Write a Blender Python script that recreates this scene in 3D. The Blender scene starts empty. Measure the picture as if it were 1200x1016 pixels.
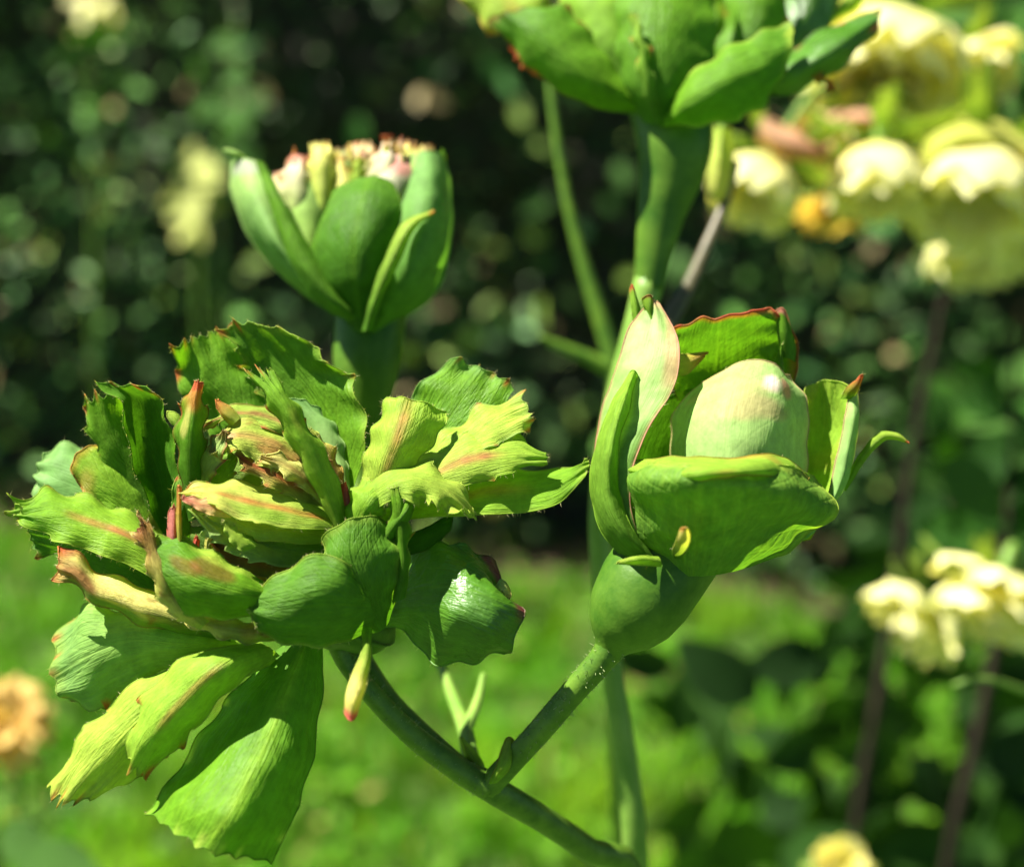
import bpy, math, random
import numpy as np
from mathutils import Vector, Matrix, noise

random.seed(7); np.random.seed(7)
SC = bpy.context.scene
COL = SC.collection

# ------------------------------------------------------------------ camera
FOCUS = 0.200                     # metres to the plane of focus
CAM_H = 0.70
PITCH = math.radians(17.0)
HFOV = math.radians(42.0)
F_PX = 600.0 / math.tan(HFOV / 2)   # the photograph is 1200 x 1016
cam_d = bpy.data.cameras.new("camera")
cam = bpy.data.objects.new("camera", cam_d)
COL.objects.link(cam)
cam.location = (0, 0, CAM_H)
cam.rotation_euler = (math.pi / 2 - PITCH, 0, 0)
cam_d.sensor_width = 36.0
cam_d.lens = 18.0 / math.tan(HFOV / 2)
cam_d.clip_start = 0.005
cam_d.clip_end = 400.0
cam_d.dof.use_dof = True
cam_d.dof.focus_distance = FOCUS
cam_d.dof.aperture_fstop = 9.3
SC.camera = cam
CAM_M = Matrix.Translation(cam.location) @ cam.rotation_euler.to_matrix().to_4x4()
CAM_R = np.array(CAM_M.to_3x3()); CAM_T = np.array(CAM_M.translation)

# ------------------------------------------------------------------ sky, sun, exposure
TO_SUN = Vector((-0.48, 0.05, 0.875)).normalized()
SUN_EL = math.asin(TO_SUN.z)
SUN_AZ = math.atan2(TO_SUN.x, TO_SUN.y)
world = bpy.data.worlds.new("World"); SC.world = world; world.use_nodes = True
wn = world.node_tree.nodes; wl = world.node_tree.links
sky = wn.new("ShaderNodeTexSky"); sky.sky_type = 'NISHITA'; sky.sun_disc = False
sky.sun_elevation = SUN_EL; sky.sun_rotation = SUN_AZ; sky.air_density = 0.4; sky.dust_density = 0.15; sky.ozone_density = 0.5
wn["Background"].inputs["Strength"].default_value = 0.05
wl.new(sky.outputs[0], wn["Background"].inputs["Color"])
sun_d = bpy.data.lights.new("sun", 'SUN'); sun_d.energy = 5.0; sun_d.angle = math.radians(0.5)
sun_d.color = (1.0, 0.95, 0.84)
sun = bpy.data.objects.new("sun", sun_d); COL.objects.link(sun)
sun.rotation_euler = TO_SUN.to_track_quat('Z', 'Y').to_euler()
sun.location = TO_SUN * 5
vs = SC.view_settings
vs.view_transform = 'Standard'; vs.look = 'None'; vs.exposure = 1.82; vs.gamma = 1.0
vs.use_curve_mapping = False
SC.cycles.use_denoising = True; SC.cycles.adaptive_threshold = 0.02
SC.cycles.max_bounces = 5; SC.cycles.transmission_bounces = 4; SC.cycles.diffuse_bounces = 3; SC.cycles.glossy_bounces = 2
SC.cycles.sample_clamp_indirect = 6.0

# ------------------------------------------------------------------ helpers
def px(x, y, depth):
    """a point of the garden seen at photograph pixel (x, y), depth metres along the view axis"""
    v = np.array([(x - 600.0) / F_PX * depth, -(y - 508.0) / F_PX * depth, -depth])
    return CAM_R @ v + CAM_T

def P(x, y, d):
    return px(x, y, FOCUS + d / 1000.0)

def tag(o, label=None, cat=None, group=None, kind=None):
    if label: o["label"] = label
    if cat: o["category"] = cat
    if group: o["group"] = group
    if kind: o["kind"] = kind
    return o

def empty(name, loc, label=None, cat=None, group=None):
    o = bpy.data.objects.new(name, None); COL.objects.link(o)
    o.empty_display_size = 0.01
    o.location = Vector(loc)
    return tag(o, label, cat, group)

def mesh_obj(name, verts, faces, mat, parent=None, colors=None, uvs=None, smooth=True, origin=None):
    """verts in world coordinates; the object is placed at `origin` (its first vertex by default)"""
    verts = np.asarray(verts, dtype=float)
    if origin is None: origin = verts[0]
    origin = np.asarray(origin, dtype=float)
    me = bpy.data.meshes.new(name)
    me.from_pydata((verts - origin).tolist(), [], [tuple(f) for f in faces])
    if smooth:
        me.polygons.foreach_set("use_smooth", [True] * len(me.polygons))
    if colors is not None:
        a = me.color_attributes.new("Col", 'FLOAT_COLOR', 'POINT')
        c = np.ones((len(verts), 4)); c[:, :3] = colors
        a.data.foreach_set("color", c.ravel())
    if uvs is not None:
        uvl = me.uv_layers.new(name="UVMap")
        li = np.empty(len(me.loops), dtype=int); me.loops.foreach_get("vertex_index", li)
        uvl.data.foreach_set("uv", np.asarray(uvs)[li].ravel())
    me.materials.append(mat)
    me.update()
    o = bpy.data.objects.new(name, me); COL.objects.link(o)
    if parent is not None:
        o.parent = parent
        pw = parent["_w"] if "_w" in parent else None
        base = Vector(pw) if pw is not None else parent.location
        o.location = Vector(origin) - base
    else:
        o.location = Vector(origin)
    return o

def spline(pts, n):
    """centripetal-ish Catmull-Rom through pts, n samples uniform in chord length"""
    p = np.asarray(pts, dtype=float)
    if len(p) == 1: return np.repeat(p, n, 0)
    seg = np.linalg.norm(np.diff(p, axis=0), axis=1) + 1e-9
    k = np.concatenate([[0], np.cumsum(np.sqrt(seg * seg.mean()) * 0.5 + seg * 0.5)]); k /= k[-1]
    m = np.empty_like(p)
    m[1:-1] = (p[2:] - p[:-2]) / (k[2:] - k[:-2])[:, None]
    m[0] = (p[1] - p[0]) / (k[1] - k[0]); m[-1] = (p[-1] - p[-2]) / (k[-1] - k[-2])
    t = np.linspace(0, 1, n)
    i = np.clip(np.searchsorted(k, t, side='right') - 1, 0, len(p) - 2)
    h = (k[i + 1] - k[i]); s = ((t - k[i]) / h)[:, None]; h = h[:, None]
    return ((2*s**3 - 3*s**2 + 1) * p[i] + (s**3 - 2*s**2 + s) * h * m[i]
            + (-2*s**3 + 3*s**2) * p[i+1] + (s**3 - s**2) * h * m[i+1])

def sstep(a, b, x):
    t = np.clip((x - a) / (b - a + 1e-9), 0, 1); return t * t * (3 - 2 * t)

def noise_arr(pts, scale, off=0.0):
    o = Vector((off, off * 1.7, off * 0.3))
    return np.array([noise.noise(Vector(p) * scale + o) for p in pts])

# ------------------------------------------------------------------ materials
def new_mat(name):
    m = bpy.data.materials.new(name); m.use_nodes = True
    nt = m.node_tree; nt.nodes.clear()
    return m, nt.nodes, nt.links

def N(nodes, t, **kw):
    n = nodes.new(t)
    for k, v in kw.items():
        if k.startswith("in_"):
            key = k[3:]
            key = int(key) if key.isdigit() else key.replace("_", " ")
            n.inputs[key].default_value = v
        else: setattr(n, k, v)
    return n

def math_n(nodes, links, op, a, b=None, clamp=False):
    n = nodes.new("ShaderNodeMath"); n.operation = op; n.use_clamp = clamp
    for i, s in enumerate((a, b)):
        if s is None: continue
        if isinstance(s, (int, float)): n.inputs[i].default_value = s
        else: links.new(s, n.inputs[i])
    return n.outputs[0]

def mixrgb(nodes, links, mode, fac, a, b):
    n = nodes.new("ShaderNodeMix"); n.data_type = 'RGBA'; n.blend_type = mode
    for s, idx in ((fac, 0), (a, 6), (b, 7)):
        if isinstance(s, (int, float)): n.inputs[idx].default_value = s
        elif isinstance(s, tuple): n.inputs[idx].default_value = s
        else: links.new(s, n.inputs[idx])
    return n.outputs[2]

def leaf_material(name, transl=0.35, rough=0.42, vein=0.28, cell=700.0, bump=0.6, spec=0.45,
                  freckle=0.0, tcol=(1.05, 1.15, 0.35)):
    m, n, l = new_mat(name)
    out = N(n, "ShaderNodeOutputMaterial")
    at = N(n, "ShaderNodeAttribute", attribute_name="Col")
    uv = N(n, "ShaderNodeUVMap", uv_map="UVMap")
    tc = N(n, "ShaderNodeTexCoord")
    nz = N(n, "ShaderNodeTexNoise", in_Scale=380.0, in_Detail=3.5, in_Roughness=0.68)
    l.new(tc.outputs["Object"], nz.inputs["Vector"])
    nz2 = N(n, "ShaderNodeTexNoise", in_Scale=90.0, in_Detail=1.0)
    l.new(tc.outputs["Object"], nz2.inputs["Vector"])
    sep = N(n, "ShaderNodeSeparateXYZ"); l.new(uv.outputs[0], sep.inputs[0])
    u, v = sep.outputs[0], sep.outputs[1]
    au = math_n(n, l, 'ABSOLUTE', u)
    # side veins sweep forward from the midrib
    wob = math_n(n, l, 'MULTIPLY', math_n(n, l, 'SUBTRACT', nz2.outputs[0], 0.5), 0.35)
    s = math_n(n, l, 'SUBTRACT', math_n(n, l, 'MULTIPLY', v, 7.5), math_n(n, l, 'MULTIPLY', au, 3.6))
    s = math_n(n, l, 'ADD', s, math_n(n, l, 'MULTIPLY', wob, 2.0))
    fr = math_n(n, l, 'ABSOLUTE', math_n(n, l, 'SUBTRACT', math_n(n, l, 'FRACT', s), 0.5))
    side = math_n(n, l, 'SUBTRACT', 1.0, math_n(n, l, 'MULTIPLY', fr, 7.0), clamp=True)
    # fan veins follow the rails of the petal
    s2 = math_n(n, l, 'ADD', math_n(n, l, 'MULTIPLY', u, 4.5), math_n(n, l, 'MULTIPLY', wob, 2.4))
    fr2 = math_n(n, l, 'ABSOLUTE', math_n(n, l, 'SUBTRACT', math_n(n, l, 'FRACT', s2), 0.5))
    fan = math_n(n, l, 'SUBTRACT', 1.0, math_n(n, l, 'MULTIPLY', fr2, 8.0), clamp=True)
    fan = math_n(n, l, 'MULTIPLY', fan, 0.12)
    mid = math_n(n, l, 'SUBTRACT', 1.0, math_n(n, l, 'MULTIPLY', au, 22.0), clamp=True)
    ves = math_n(n, l, 'MAXIMUM', math_n(n, l, 'MAXIMUM', math_n(n, l, 'MULTIPLY', side, 0.42), fan), mid)
    cx = N(n, "ShaderNodeCombineXYZ")
    l.new(math_n(n, l, 'MULTIPLY', u, 16.0), cx.inputs[0]); l.new(math_n(n, l, 'MULTIPLY', v, 4.0), cx.inputs[1])
    l.new(math_n(n, l, 'MULTIPLY', nz2.outputs[0], 3.0), cx.inputs[2])
    st = N(n, "ShaderNodeTexNoise", in_Scale=1.0, in_Detail=2.0, in_Roughness=0.7); l.new(cx.outputs[0], st.inputs["Vector"])
    srm = N(n, "ShaderNodeMapRange", in_1=0.35, in_2=0.7); l.new(st.outputs[0], srm.inputs[0])
    ret = srm.outputs[0]
    # colour
    bright = N(n, "ShaderNodeMapRange", in_1=0.3, in_2=0.7, in_3=0.72, in_4=1.25)
    l.new(nz.outputs[0], bright.inputs[0])
    c = mixrgb(n, l, 'MULTIPLY', 0.75, at.outputs["Color"], bright.outputs[0])
    lighter = mixrgb(n, l, 'MULTIPLY', 1.0, c, (1.75, 1.42, 1.3, 1))
    c = mixrgb(n, l, 'MIX', math_n(n, l, 'MULTIPLY', ves, vein), c, lighter)
    c = mixrgb(n, l, 'MIX', math_n(n, l, 'MULTIPLY', ret, vein * 1.3), c, lighter)
    if freckle > 0:
        fz = N(n, "ShaderNodeTexNoise", in_Scale=420.0, in_Detail=2.0)
        l.new(tc.outputs["Object"], fz.inputs["Vector"])
        ff = N(n, "ShaderNodeMapRange", in_1=0.6, in_2=0.72, in_3=0.0, in_4=freckle); l.new(fz.outputs[0], ff.inputs[0])
        c = mixrgb(n, l, 'MIX', ff.outputs[0], c, (0.20, 0.07, 0.02, 1))
    # relief: veins sunk, blades puckered between them, fine grain
    hgt = math_n(n, l, 'ADD', math_n(n, l, 'MULTIPLY', ves, -0.45), math_n(n, l, 'MULTIPLY', ret, 0.5))
    hgt = math_n(n, l, 'ADD', hgt, math_n(n, l, 'MULTIPLY', nz.outputs[0], 1.1))
    bp = N(n, "ShaderNodeBump", in_Strength=bump, in_Distance=0.0004)
    l.new(hgt, bp.inputs["Height"])
    pr = N(n, "ShaderNodeBsdfPrincipled")
    pr.inputs["Specular IOR Level"].default_value = spec
    rr = N(n, "ShaderNodeMapRange", in_1=0.3, in_2=0.7, in_3=rough - 0.1, in_4=rough + 0.14)
    l.new(nz2.outputs[0], rr.inputs[0]); l.new(rr.outputs[0], pr.inputs["Roughness"])
    l.new(c, pr.inputs["Base Color"]); l.new(bp.outputs[0], pr.inputs["Normal"])
    tr = N(n, "ShaderNodeBsdfTranslucent")
    tcx = mixrgb(n, l, 'MULTIPLY', 1.0, c, (*tcol, 1)); l.new(tcx, tr.inputs["Color"])
    l.new(bp.outputs[0], tr.inputs["Normal"])
    mx = N(n, "ShaderNodeMixShader", in_0=transl)
    l.new(pr.outputs[0], mx.inputs[1]); l.new(tr.outputs[0], mx.inputs[2])
    l.new(mx.outputs[0], out.inputs[0])
    return m

def stem_material(name, c1, c2, rough=0.45, scale=160.0, spec=0.4):
    m, n, l = new_mat(name)
    out = N(n, "ShaderNodeOutputMaterial"); tc = N(n, "ShaderNodeTexCoord")
    nz = N(n, "ShaderNodeTexNoise", in_Scale=scale, in_Detail=5.0, in_Roughness=0.65)
    l.new(tc.outputs["Object"], nz.inputs["Vector"])
    nf = N(n, "ShaderNodeTexNoise", in_Scale=scale * 9, in_Detail=2.0); l.new(tc.outputs["Object"], nf.inputs["Vector"])
    mr = N(n, "ShaderNodeMapRange", in_1=0.35, in_2=0.68); l.new(nz.outputs[0], mr.inputs[0])
    c = mixrgb(n, l, 'MIX', mr.outputs[0], (*c1, 1), (*c2, 1))
    h = math_n(n, l, 'ADD', nz.outputs[0], math_n(n, l, 'MULTIPLY', nf.outputs[0], 0.4))
    bp = N(n, "ShaderNodeBump", in_Strength=0.35, in_Distance=0.0004); l.new(h, bp.inputs["Height"])
    pr = N(n, "ShaderNodeBsdfPrincipled", in_Roughness=rough); pr.inputs["Specular IOR Level"].default_value = spec
    l.new(c, pr.inputs["Base Color"]); l.new(bp.outputs[0], pr.inputs["Normal"]); l.new(pr.outputs[0], out.inputs[0])
    return m

M_LEAF = leaf_material("green_petal", transl=0.46, rough=0.55, vein=0.24, spec=0.16)
M_VEINY = leaf_material("veined_green_petal", transl=0.46, rough=0.55, vein=0.55, spec=0.16, bump=0.8)
M_GLOSS = leaf_material("glossy_green_petal", transl=0.25, rough=0.34, vein=0.30, spec=0.5)
M_DRY = leaf_material("withered_petal", transl=0.36, rough=0.6, vein=0.15, bump=0.9, freckle=0.5, cell=500.0, spec=0.25)
M_PALE = leaf_material("pale_bud_petal", transl=0.36, rough=0.58, vein=0.05, bump=0.22, spec=0.14)
M_CREAM = leaf_material("cream_petal", transl=0.40, rough=0.6, vein=0.04, bump=0.2, cell=300.0, spec=0.2, tcol=(1.05, 1.0, 0.4))
M_BUSHLEAF = leaf_material("rose_leaf", transl=0.30, rough=0.5, vein=0.25, cell=260.0, spec=0.15)
M_STEM = stem_material("green_stem", (0.040, 0.105, 0.008), (0.105, 0.195, 0.016), spec=0.3, scale=240.0)
M_STEM_PALE = stem_material("pale_stem", (0.11, 0.22, 0.03), (0.18, 0.29, 0.05), spec=0.25)
M_HIP = stem_material("rose_hip", (0.030, 0.090, 0.006), (0.090, 0.175, 0.016), rough=0.45, scale=110.0, spec=0.2)
M_BARK = stem_material("brown_cane", (0.012, 0.009, 0.006), (0.032, 0.022, 0.013), rough=0.8, spec=0.2)
M_HAIR = stem_material("stem_hair", (0.14, 0.20, 0.06), (0.30, 0.33, 0.16), rough=0.5)

# ------------------------------------------------------------------ palette (linear base colours)
DK = (0.034, 0.118, 0.005)
GR = (0.078, 0.205, 0.016)
MD = (0.125, 0.290, 0.013)
LM = (0.230, 0.405, 0.036)
YG = (0.335, 0.460, 0.062)
CR = (0.650, 0.590, 0.170)
PL = (0.300, 0.460, 0.140)
BL = (0.165, 0.330, 0.090)
RED = (0.420, 0.060, 0.030)
PINK = (0.560, 0.200, 0.170)
STK = (0.420, 0.110, 0.070)
BRN = (0.240, 0.085, 0.025)
ORG = (0.500, 0.200, 0.050)
PUR = (0.120, 0.022, 0.030)

def sheet(name, rails, parent, mat=None, base=GR, tip=None, midc=None, mids=(0.0, 1.0), midw=0.10, mida=0.7,
          edge=None, edgew=0.16, edgea=0.55, blot=None, blota=0.5, blots=160.0, blotlo=0.05,
          teeth=0, tamp=1.0, tv=(0.35, 1.0), tends=0, tendamp=None, tred=RED,
          nu=22, nv=64, wrinkle=0.34, ruffle=0.0, ruff_n=4.0, groove=0.25, rim=0.11, hairs=0, label=None,
          world=False, seed=None, spots=(), bulge=0.0):
    """a petal, sepal or leaf: one curved blade through 3 or more rails that run from base to tip"""
    mat = mat or M_LEAF
    seed = random.uniform(0, 90) if seed is None else seed
    if world: R = [spline(np.asarray(r, float), nv) for r in rails]
    else: R = [spline(np.array([P(*q) for q in r]), nv) for r in rails]
    R = np.array(R)                                    # rails x nv x 3
    us = np.linspace(-1, 1, nu); us = np.sign(us) * np.abs(us) ** 0.85
    G = np.empty((nv, nu, 3))
    if len(rails) == 2:
        w = ((us + 1) / 2)[None, :, None]
        G = R[0][:, None] * (1 - w) + R[1][:, None] * w
    elif len(rails) == 3:
        a, b, c = (us * (us - 1) / 2), (1 - us * us), (us * (us + 1) / 2)
        G = R[0][:, None] * a[None, :, None] + R[1][:, None] * b[None, :, None] + R[2][:, None] * c[None, :, None]
    else:
        k = len(rails); t = (us + 1) / 2 * (k - 1)
        for j, tt in enumerate(t):
            i = min(int(tt), k - 2); s = tt - i
            p0, p1, p2, p3 = R[max(i-1, 0)], R[i], R[i+1], R[min(i+2, k-1)]
            m1 = (p2 - p0) / (2 if i > 0 else 1); m2 = (p3 - p1) / (2 if i < k - 2 else 1)
            G[:, j] = (2*s**3-3*s**2+1)*p1 + (s**3-2*s**2+s)*m1 + (-2*s**3+3*s**2)*p2 + (s**3-s**2)*m2
    V = np.linspace(0, 1, nv)
    U2, V2 = np.meshgrid(us, V)
    # normals
    gu = np.gradient(G, axis=1); gv = np.gradient(G, axis=0)
    Nn = np.cross(gu, gv); Nn /= (np.linalg.norm(Nn, axis=2, keepdims=True) + 1e-12)
    flat = G.reshape(-1, 3)
    size = max(np.linalg.norm(flat.max(0) - flat.min(0)), 1e-4)
    nz = noise_arr(flat, 170.0, seed).reshape(nv, nu)
    nz2 = noise_arr(flat, 420.0, seed + 9).reshape(nv, nu)
    disp = wrinkle * (nz * 1.0 + nz2 * 0.35) * sstep(0, 0.25, V2)
    disp += -groove * np.exp(-(U2 / 0.07) ** 2) * (1 - 0.6 * V2)
    if bulge: disp += bulge * (1 - U2 ** 2) * np.sin(np.pi * np.clip(V2, 0, 1))
    if ruffle:
        ph = seed * 3
        disp += ruffle * np.sin(V2 * ruff_n * 6.28 + ph + np.sign(U2) * 1.1) * np.abs(U2) ** 2.2 * sstep(0.1, 0.5, V2)
        disp += ruffle * np.sin(U2 * ruff_n * 2.2 + ph) * sstep(0.75, 1.0, V2) * 0.7
    G = G + Nn * (disp / 1000.0)[..., None]
    # teeth on the margins
    toothc = np.zeros((nv, nu))
    if teeth:
        rr = np.random.RandomState(int(seed * 100))
        wv = sstep(tv[0] - 0.03, tv[0] + 0.05, V) * (1 - sstep(tv[1] - 0.02, tv[1] + 0.02, V) * (tv[1] < 0.99))
        for side, col0 in ((-1, 0), (1, nu - 1)):
            jit = rr.uniform(-0.25, 0.25)
            f = (V * teeth + jit + 0.18 * np.sin(V * 17 + seed)) % 1.0
            k = ((V * teeth + jit + 0.18 * np.sin(V * 17 + seed)) // 1.0).astype(int)
            am = rr.uniform(0.45, 1.25, 400)[np.clip(k + 3, 0, 399)]
            f = np.where(f < 0.8, (f / 0.8) ** 1.6, (1 - f) / 0.2) * am * wv
            inner = col0 - side * 3
            outd = G[:, col0] - G[:, inner]
            al = np.gradient(G[:, col0], axis=0)
            outd /= np.linalg.norm(outd, axis=1, keepdims=True) + 1e-9
            al /= np.linalg.norm(al, axis=1, keepdims=True) + 1e-9
            dirv = outd + 0.7 * al
            for j in range(nu):
                w = float(sstep(0.72, 1.0, np.array(us[j] * side)))
                if w > 0:
                    G[:, j] += dirv * (f * w * tamp / 1000.0)[:, None]
                    toothc[:, j] = np.maximum(toothc[:, j], f * w)
    if tends:
        rr = np.random.RandomState(int(seed * 77) + 3)
        f = (us * tends / 2 + rr.uniform(0, 1)) % 1.0
        k = ((us * tends / 2 + 50) // 1.0).astype(int)
        am = rr.uniform(0.4, 1.3, 200)[np.clip(k, 0, 199)]
        f = (1 - np.abs(2 * f - 1)) ** 1.4 * am
        al = G[-1] - G[-4]; al /= np.linalg.norm(al, axis=1, keepdims=True) + 1e-9
        amp = (tendamp if tendamp is not None else tamp) / 1000.0
        for i in range(nv):
            w = float(sstep(0.86, 1.0, np.array(V[i])))
            if w > 0:
                G[i] += al * (f * w * amp)[:, None]
                toothc[i] = np.maximum(toothc[i], f * w)
    # colour
    base = np.array(base); tip = np.array(tip if tip is not None else base)
    C = base[None, None] * (1 - V2[..., None] ** 1.3) + tip[None, None] * V2[..., None] ** 1.3
    def mixin(col, a):
        nonlocal C
        C = C * (1 - a[..., None]) + np.array(col)[None, None] * a[..., None]
    if blot is not None:
        bz = noise_arr(G.reshape(-1, 3), blots, seed + 31).reshape(nv, nu)
        mixin(blot, sstep(blotlo, blotlo + 0.35, bz) * blota)
    if midc is not None:
        a = np.exp(-((U2 + 0.25 * nz * midw) / midw) ** 2) * sstep(mids[0], mids[0] + 0.15, V2) * (1 - sstep(mids[1] - 0.15, mids[1], V2) * (mids[1] < 1))
        a = a * mida * (0.75 + 0.5 * np.clip(nz2 + 0.3, 0, 1))
        mixin(midc, np.clip(a, 0, 1))
    em = np.maximum(sstep(1 - edgew, 1.0, np.abs(U2)) * sstep(0.12, 0.3, V2), sstep(1 - edgew * 0.6, 1.0, V2))
    if edge is not None: mixin(edge, em * edgea * (0.55 + 0.9 * np.clip(nz + 0.35, 0, 1)).clip(0, 1.1).clip(0, 1))
    for (su, sv, ru, rv, colr, al) in spots:      # stains with a place of their own
        q = ((U2 - su) / ru) ** 2 + ((V2 - sv) / rv) ** 2 + 0.35 * nz2
        mixin(colr, np.clip(sstep(1.0, 0.25, 1 - (1 - q)) if False else (1 - sstep(0.25, 1.0, q)), 0, 1) * al)
    if teeth or tends: mixin(tred, sstep(0.45, 0.95, toothc) * 0.85)
    verts = G.reshape(-1, 3).tolist(); cols = C.reshape(-1, 3).tolist()
    uvs = np.stack([U2.ravel(), V2.ravel()], 1).tolist()
    faces = []
    for i in range(nv - 1):
        for j in range(nu - 1):
            a = i * nu + j; faces.append((a, a + 1, a + nu + 1, a + nu))
    # rolled rim: the thickness of the blade along its margin
    loop = [(i, 0) for i in range(nv)] + [(nv - 1, j) for j in range(1, nu)] + [(i, nu - 1) for i in range(nv - 2, -1, -1)]
    if rim > 0:
        pts = np.array([G[i, j] for i, j in loop]); nr = np.array([Nn[i, j] for i, j in loop])
        cc = np.array([C[i, j] for i, j in loop]); uu = [(us[j], V[i]) for i, j in loop]
        if edge is not None: cc = cc * 0.7 + np.array(edge) * 0.3
        else: cc = cc * 0.9 + np.array((0.42, 0.46, 0.14)) * 0.1
        tg = np.gradient(pts, axis=0); tg /= np.linalg.norm(tg, axis=1, keepdims=True) + 1e-9
        bi = np.cross(tg, nr); bi /= np.linalg.norm(bi, axis=1, keepdims=True) + 1e-9
        b0 = len(verts); ns = 5; r0 = rim / 1000.0
        for q in range(len(pts)):
            f = min(1.0, 0.3 + 6.0 * min(q, len(pts) - 1 - q) / len(pts))
            for s in range(ns):
                a = 2 * math.pi * s / ns
                verts.append((pts[q] + (bi[q] * math.cos(a) + nr[q] * math.sin(a)) * r0 * f).tolist())
                cols.append(cc[q].tolist()); uvs.append(uu[q])
        for q in range(len(pts) - 1):
            for s in range(ns):
                a = b0 + q * ns + s; b = b0 + q * ns + (s + 1) % ns
                faces.append((a, b, b + ns, a + ns))
    if hairs:
        rr = np.random.RandomState(int(seed * 50) + 1)
        for _ in range(hairs):
            q = rr.randint(int(len(loop) * 0.1), int(len(loop) * 0.9)); i, j = loop[q]
            i2, j2 = min(max(i, 2), nv - 1), j
            inn = G[i, 2] if j == 0 else (G[i, nu - 3] if j == nu - 1 else G[max(i - 3, 0), j])
            d = G[i, j] - inn; d /= np.linalg.norm(d) + 1e-9
            d = d + rr.normal(0, 0.45, 3); d /= np.linalg.norm(d)
            L = rr.uniform(0.3, 0.95) / 1000.0; wv_ = np.cross(d, rr.normal(0, 1, 3)); wv_ /= np.linalg.norm(wv_) + 1e-9
            b0 = len(verts); p0 = G[i, j]
            for pt in (p0 - wv_ * 4e-5, p0 + wv_ * 4e-5, p0 + d * L):
                verts.append(pt.tolist()); cols.append((0.45, 0.42, 0.20)); uvs.append((us[j], V[i]))
            faces.append((b0, b0 + 1, b0 + 2))
    o = mesh_obj(name, verts, faces, mat, parent, cols, uvs)
    if label: o["label"] = label
    return o

def tube(name, pts, mat, parent=None, seg=14, n=48, bumpy=0.0, color=None, cap=True, world=False):
    """pts: (x, y, d, radius in mm); a round stem, pedicel or hip swept through them"""
    A = np.array([(*(P(q[0], q[1], q[2]) if not world else q[:3]), q[3]) for q in pts], float)
    c = spline(A[:, :3], n)
    # the same parameter for the radius
    seg_l = np.linalg.norm(np.diff(A[:, :3], axis=0), axis=1) + 1e-9
    k = np.concatenate([[0], np.cumsum(np.sqrt(seg_l * seg_l.mean()) * 0.5 + seg_l * 0.5)]); k /= k[-1]
    t = np.linspace(0, 1, n); r = np.interp(t, k, A[:, 3])
    ker = np.array([1, 2, 3, 2, 1.0]); ker /= ker.sum()
    r = np.convolve(np.pad(r, 2, mode='edge'), ker, mode='valid') / 1000.0
    tg = np.gradient(c, axis=0); tg /= np.linalg.norm(tg, axis=1, keepdims=True) + 1e-12
    up = np.cross(tg[0], [0.3, 0.9, 0.2]); up /= np.linalg.norm(up)
    verts, faces = [], []
    for i in range(n):
        up = up - tg[i] * np.dot(up, tg[i]); up /= np.linalg.norm(up)
        bi = np.cross(tg[i], up)
        for s in range(seg):
            a = 2 * math.pi * s / seg
            d = up * math.cos(a) + bi * math.sin(a)
            rr = r[i]
            if bumpy: rr *= 1 + bumpy * noise.noise(Vector(c[i] * 120 + d * 0.8))
            verts.append(c[i] + d * rr)
    for i in range(n - 1):
        for s in range(seg):
            a = i * seg + s; b = i * seg + (s + 1) % seg
            faces.append((a, b, b + seg, a + seg))
    if cap:
        faces.append(tuple(range(seg - 1, -1, -1))); faces.append(tuple(range((n - 1) * seg, n * seg)))
    o = mesh_obj(name, verts, faces, mat, parent, colors=None if color is None else [color] * len(verts),
                 uvs=None if color is None else [(0.5, 0.5)] * len(verts))
    return o, c, r, tg

def stem_hairs(parent, c, r, tg, count, lo=0.0, hi=1.0, L=0.7, w=0.09, seed=1):
    rr = np.random.RandomState(seed); verts, faces = [], []
    for _ in range(count):
        i = rr.randint(int(lo * len(c)), max(int(hi * len(c)), 1)); d = rr.normal(0, 1, 3)
        d -= tg[i] * d.dot(tg[i]); d /= np.linalg.norm(d)
        p = c[i] + d * r[i] * 0.97 + tg[i] * rr.uniform(-0.4, 0.4) / 1000
        d2 = d + rr.normal(0, 0.25, 3); ll = L * rr.uniform(0.5, 1.3) / 1000; ww = w / 1000
        s1 = np.cross(d2, tg[i]); s1 /= np.linalg.norm(s1); s2 = np.cross(d2, s1); s2 /= np.linalg.norm(s2)
        b = len(verts)
        for k in range(3):
            a = 2.094 * k; verts.append(p + (s1 * math.cos(a) + s2 * math.sin(a)) * ww)
        for k in range(3):
            a = 2.094 * k; verts.append(p + d2 * ll + (s1 * math.cos(a) + s2 * math.sin(a)) * ww * 0.9)
        for k in range(3):
            faces.append((b + k, b + (k + 1) % 3, b + 3 + (k + 1) % 3, b + 3 + k))
        faces.append((b + 3, b + 4, b + 5))
    o = mesh_obj("stem_hair", verts, faces, M_HAIR, parent, smooth=False); o["kind"] = "stuff"
    return o

def ground_drop(x, y, d, n=3, lean=(0.0, 0.1)):
    """points that carry a cane from P(x, y, d) down into the ground"""
    p = P(x, y, d); out = []
    for i in range(1, n + 1):
        t = i / n; out.append((p[0] + lean[0] * t, p[1] + lean[1] * t, p[2] * (1 - t) - 0.01 * t))
    return out

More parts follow.
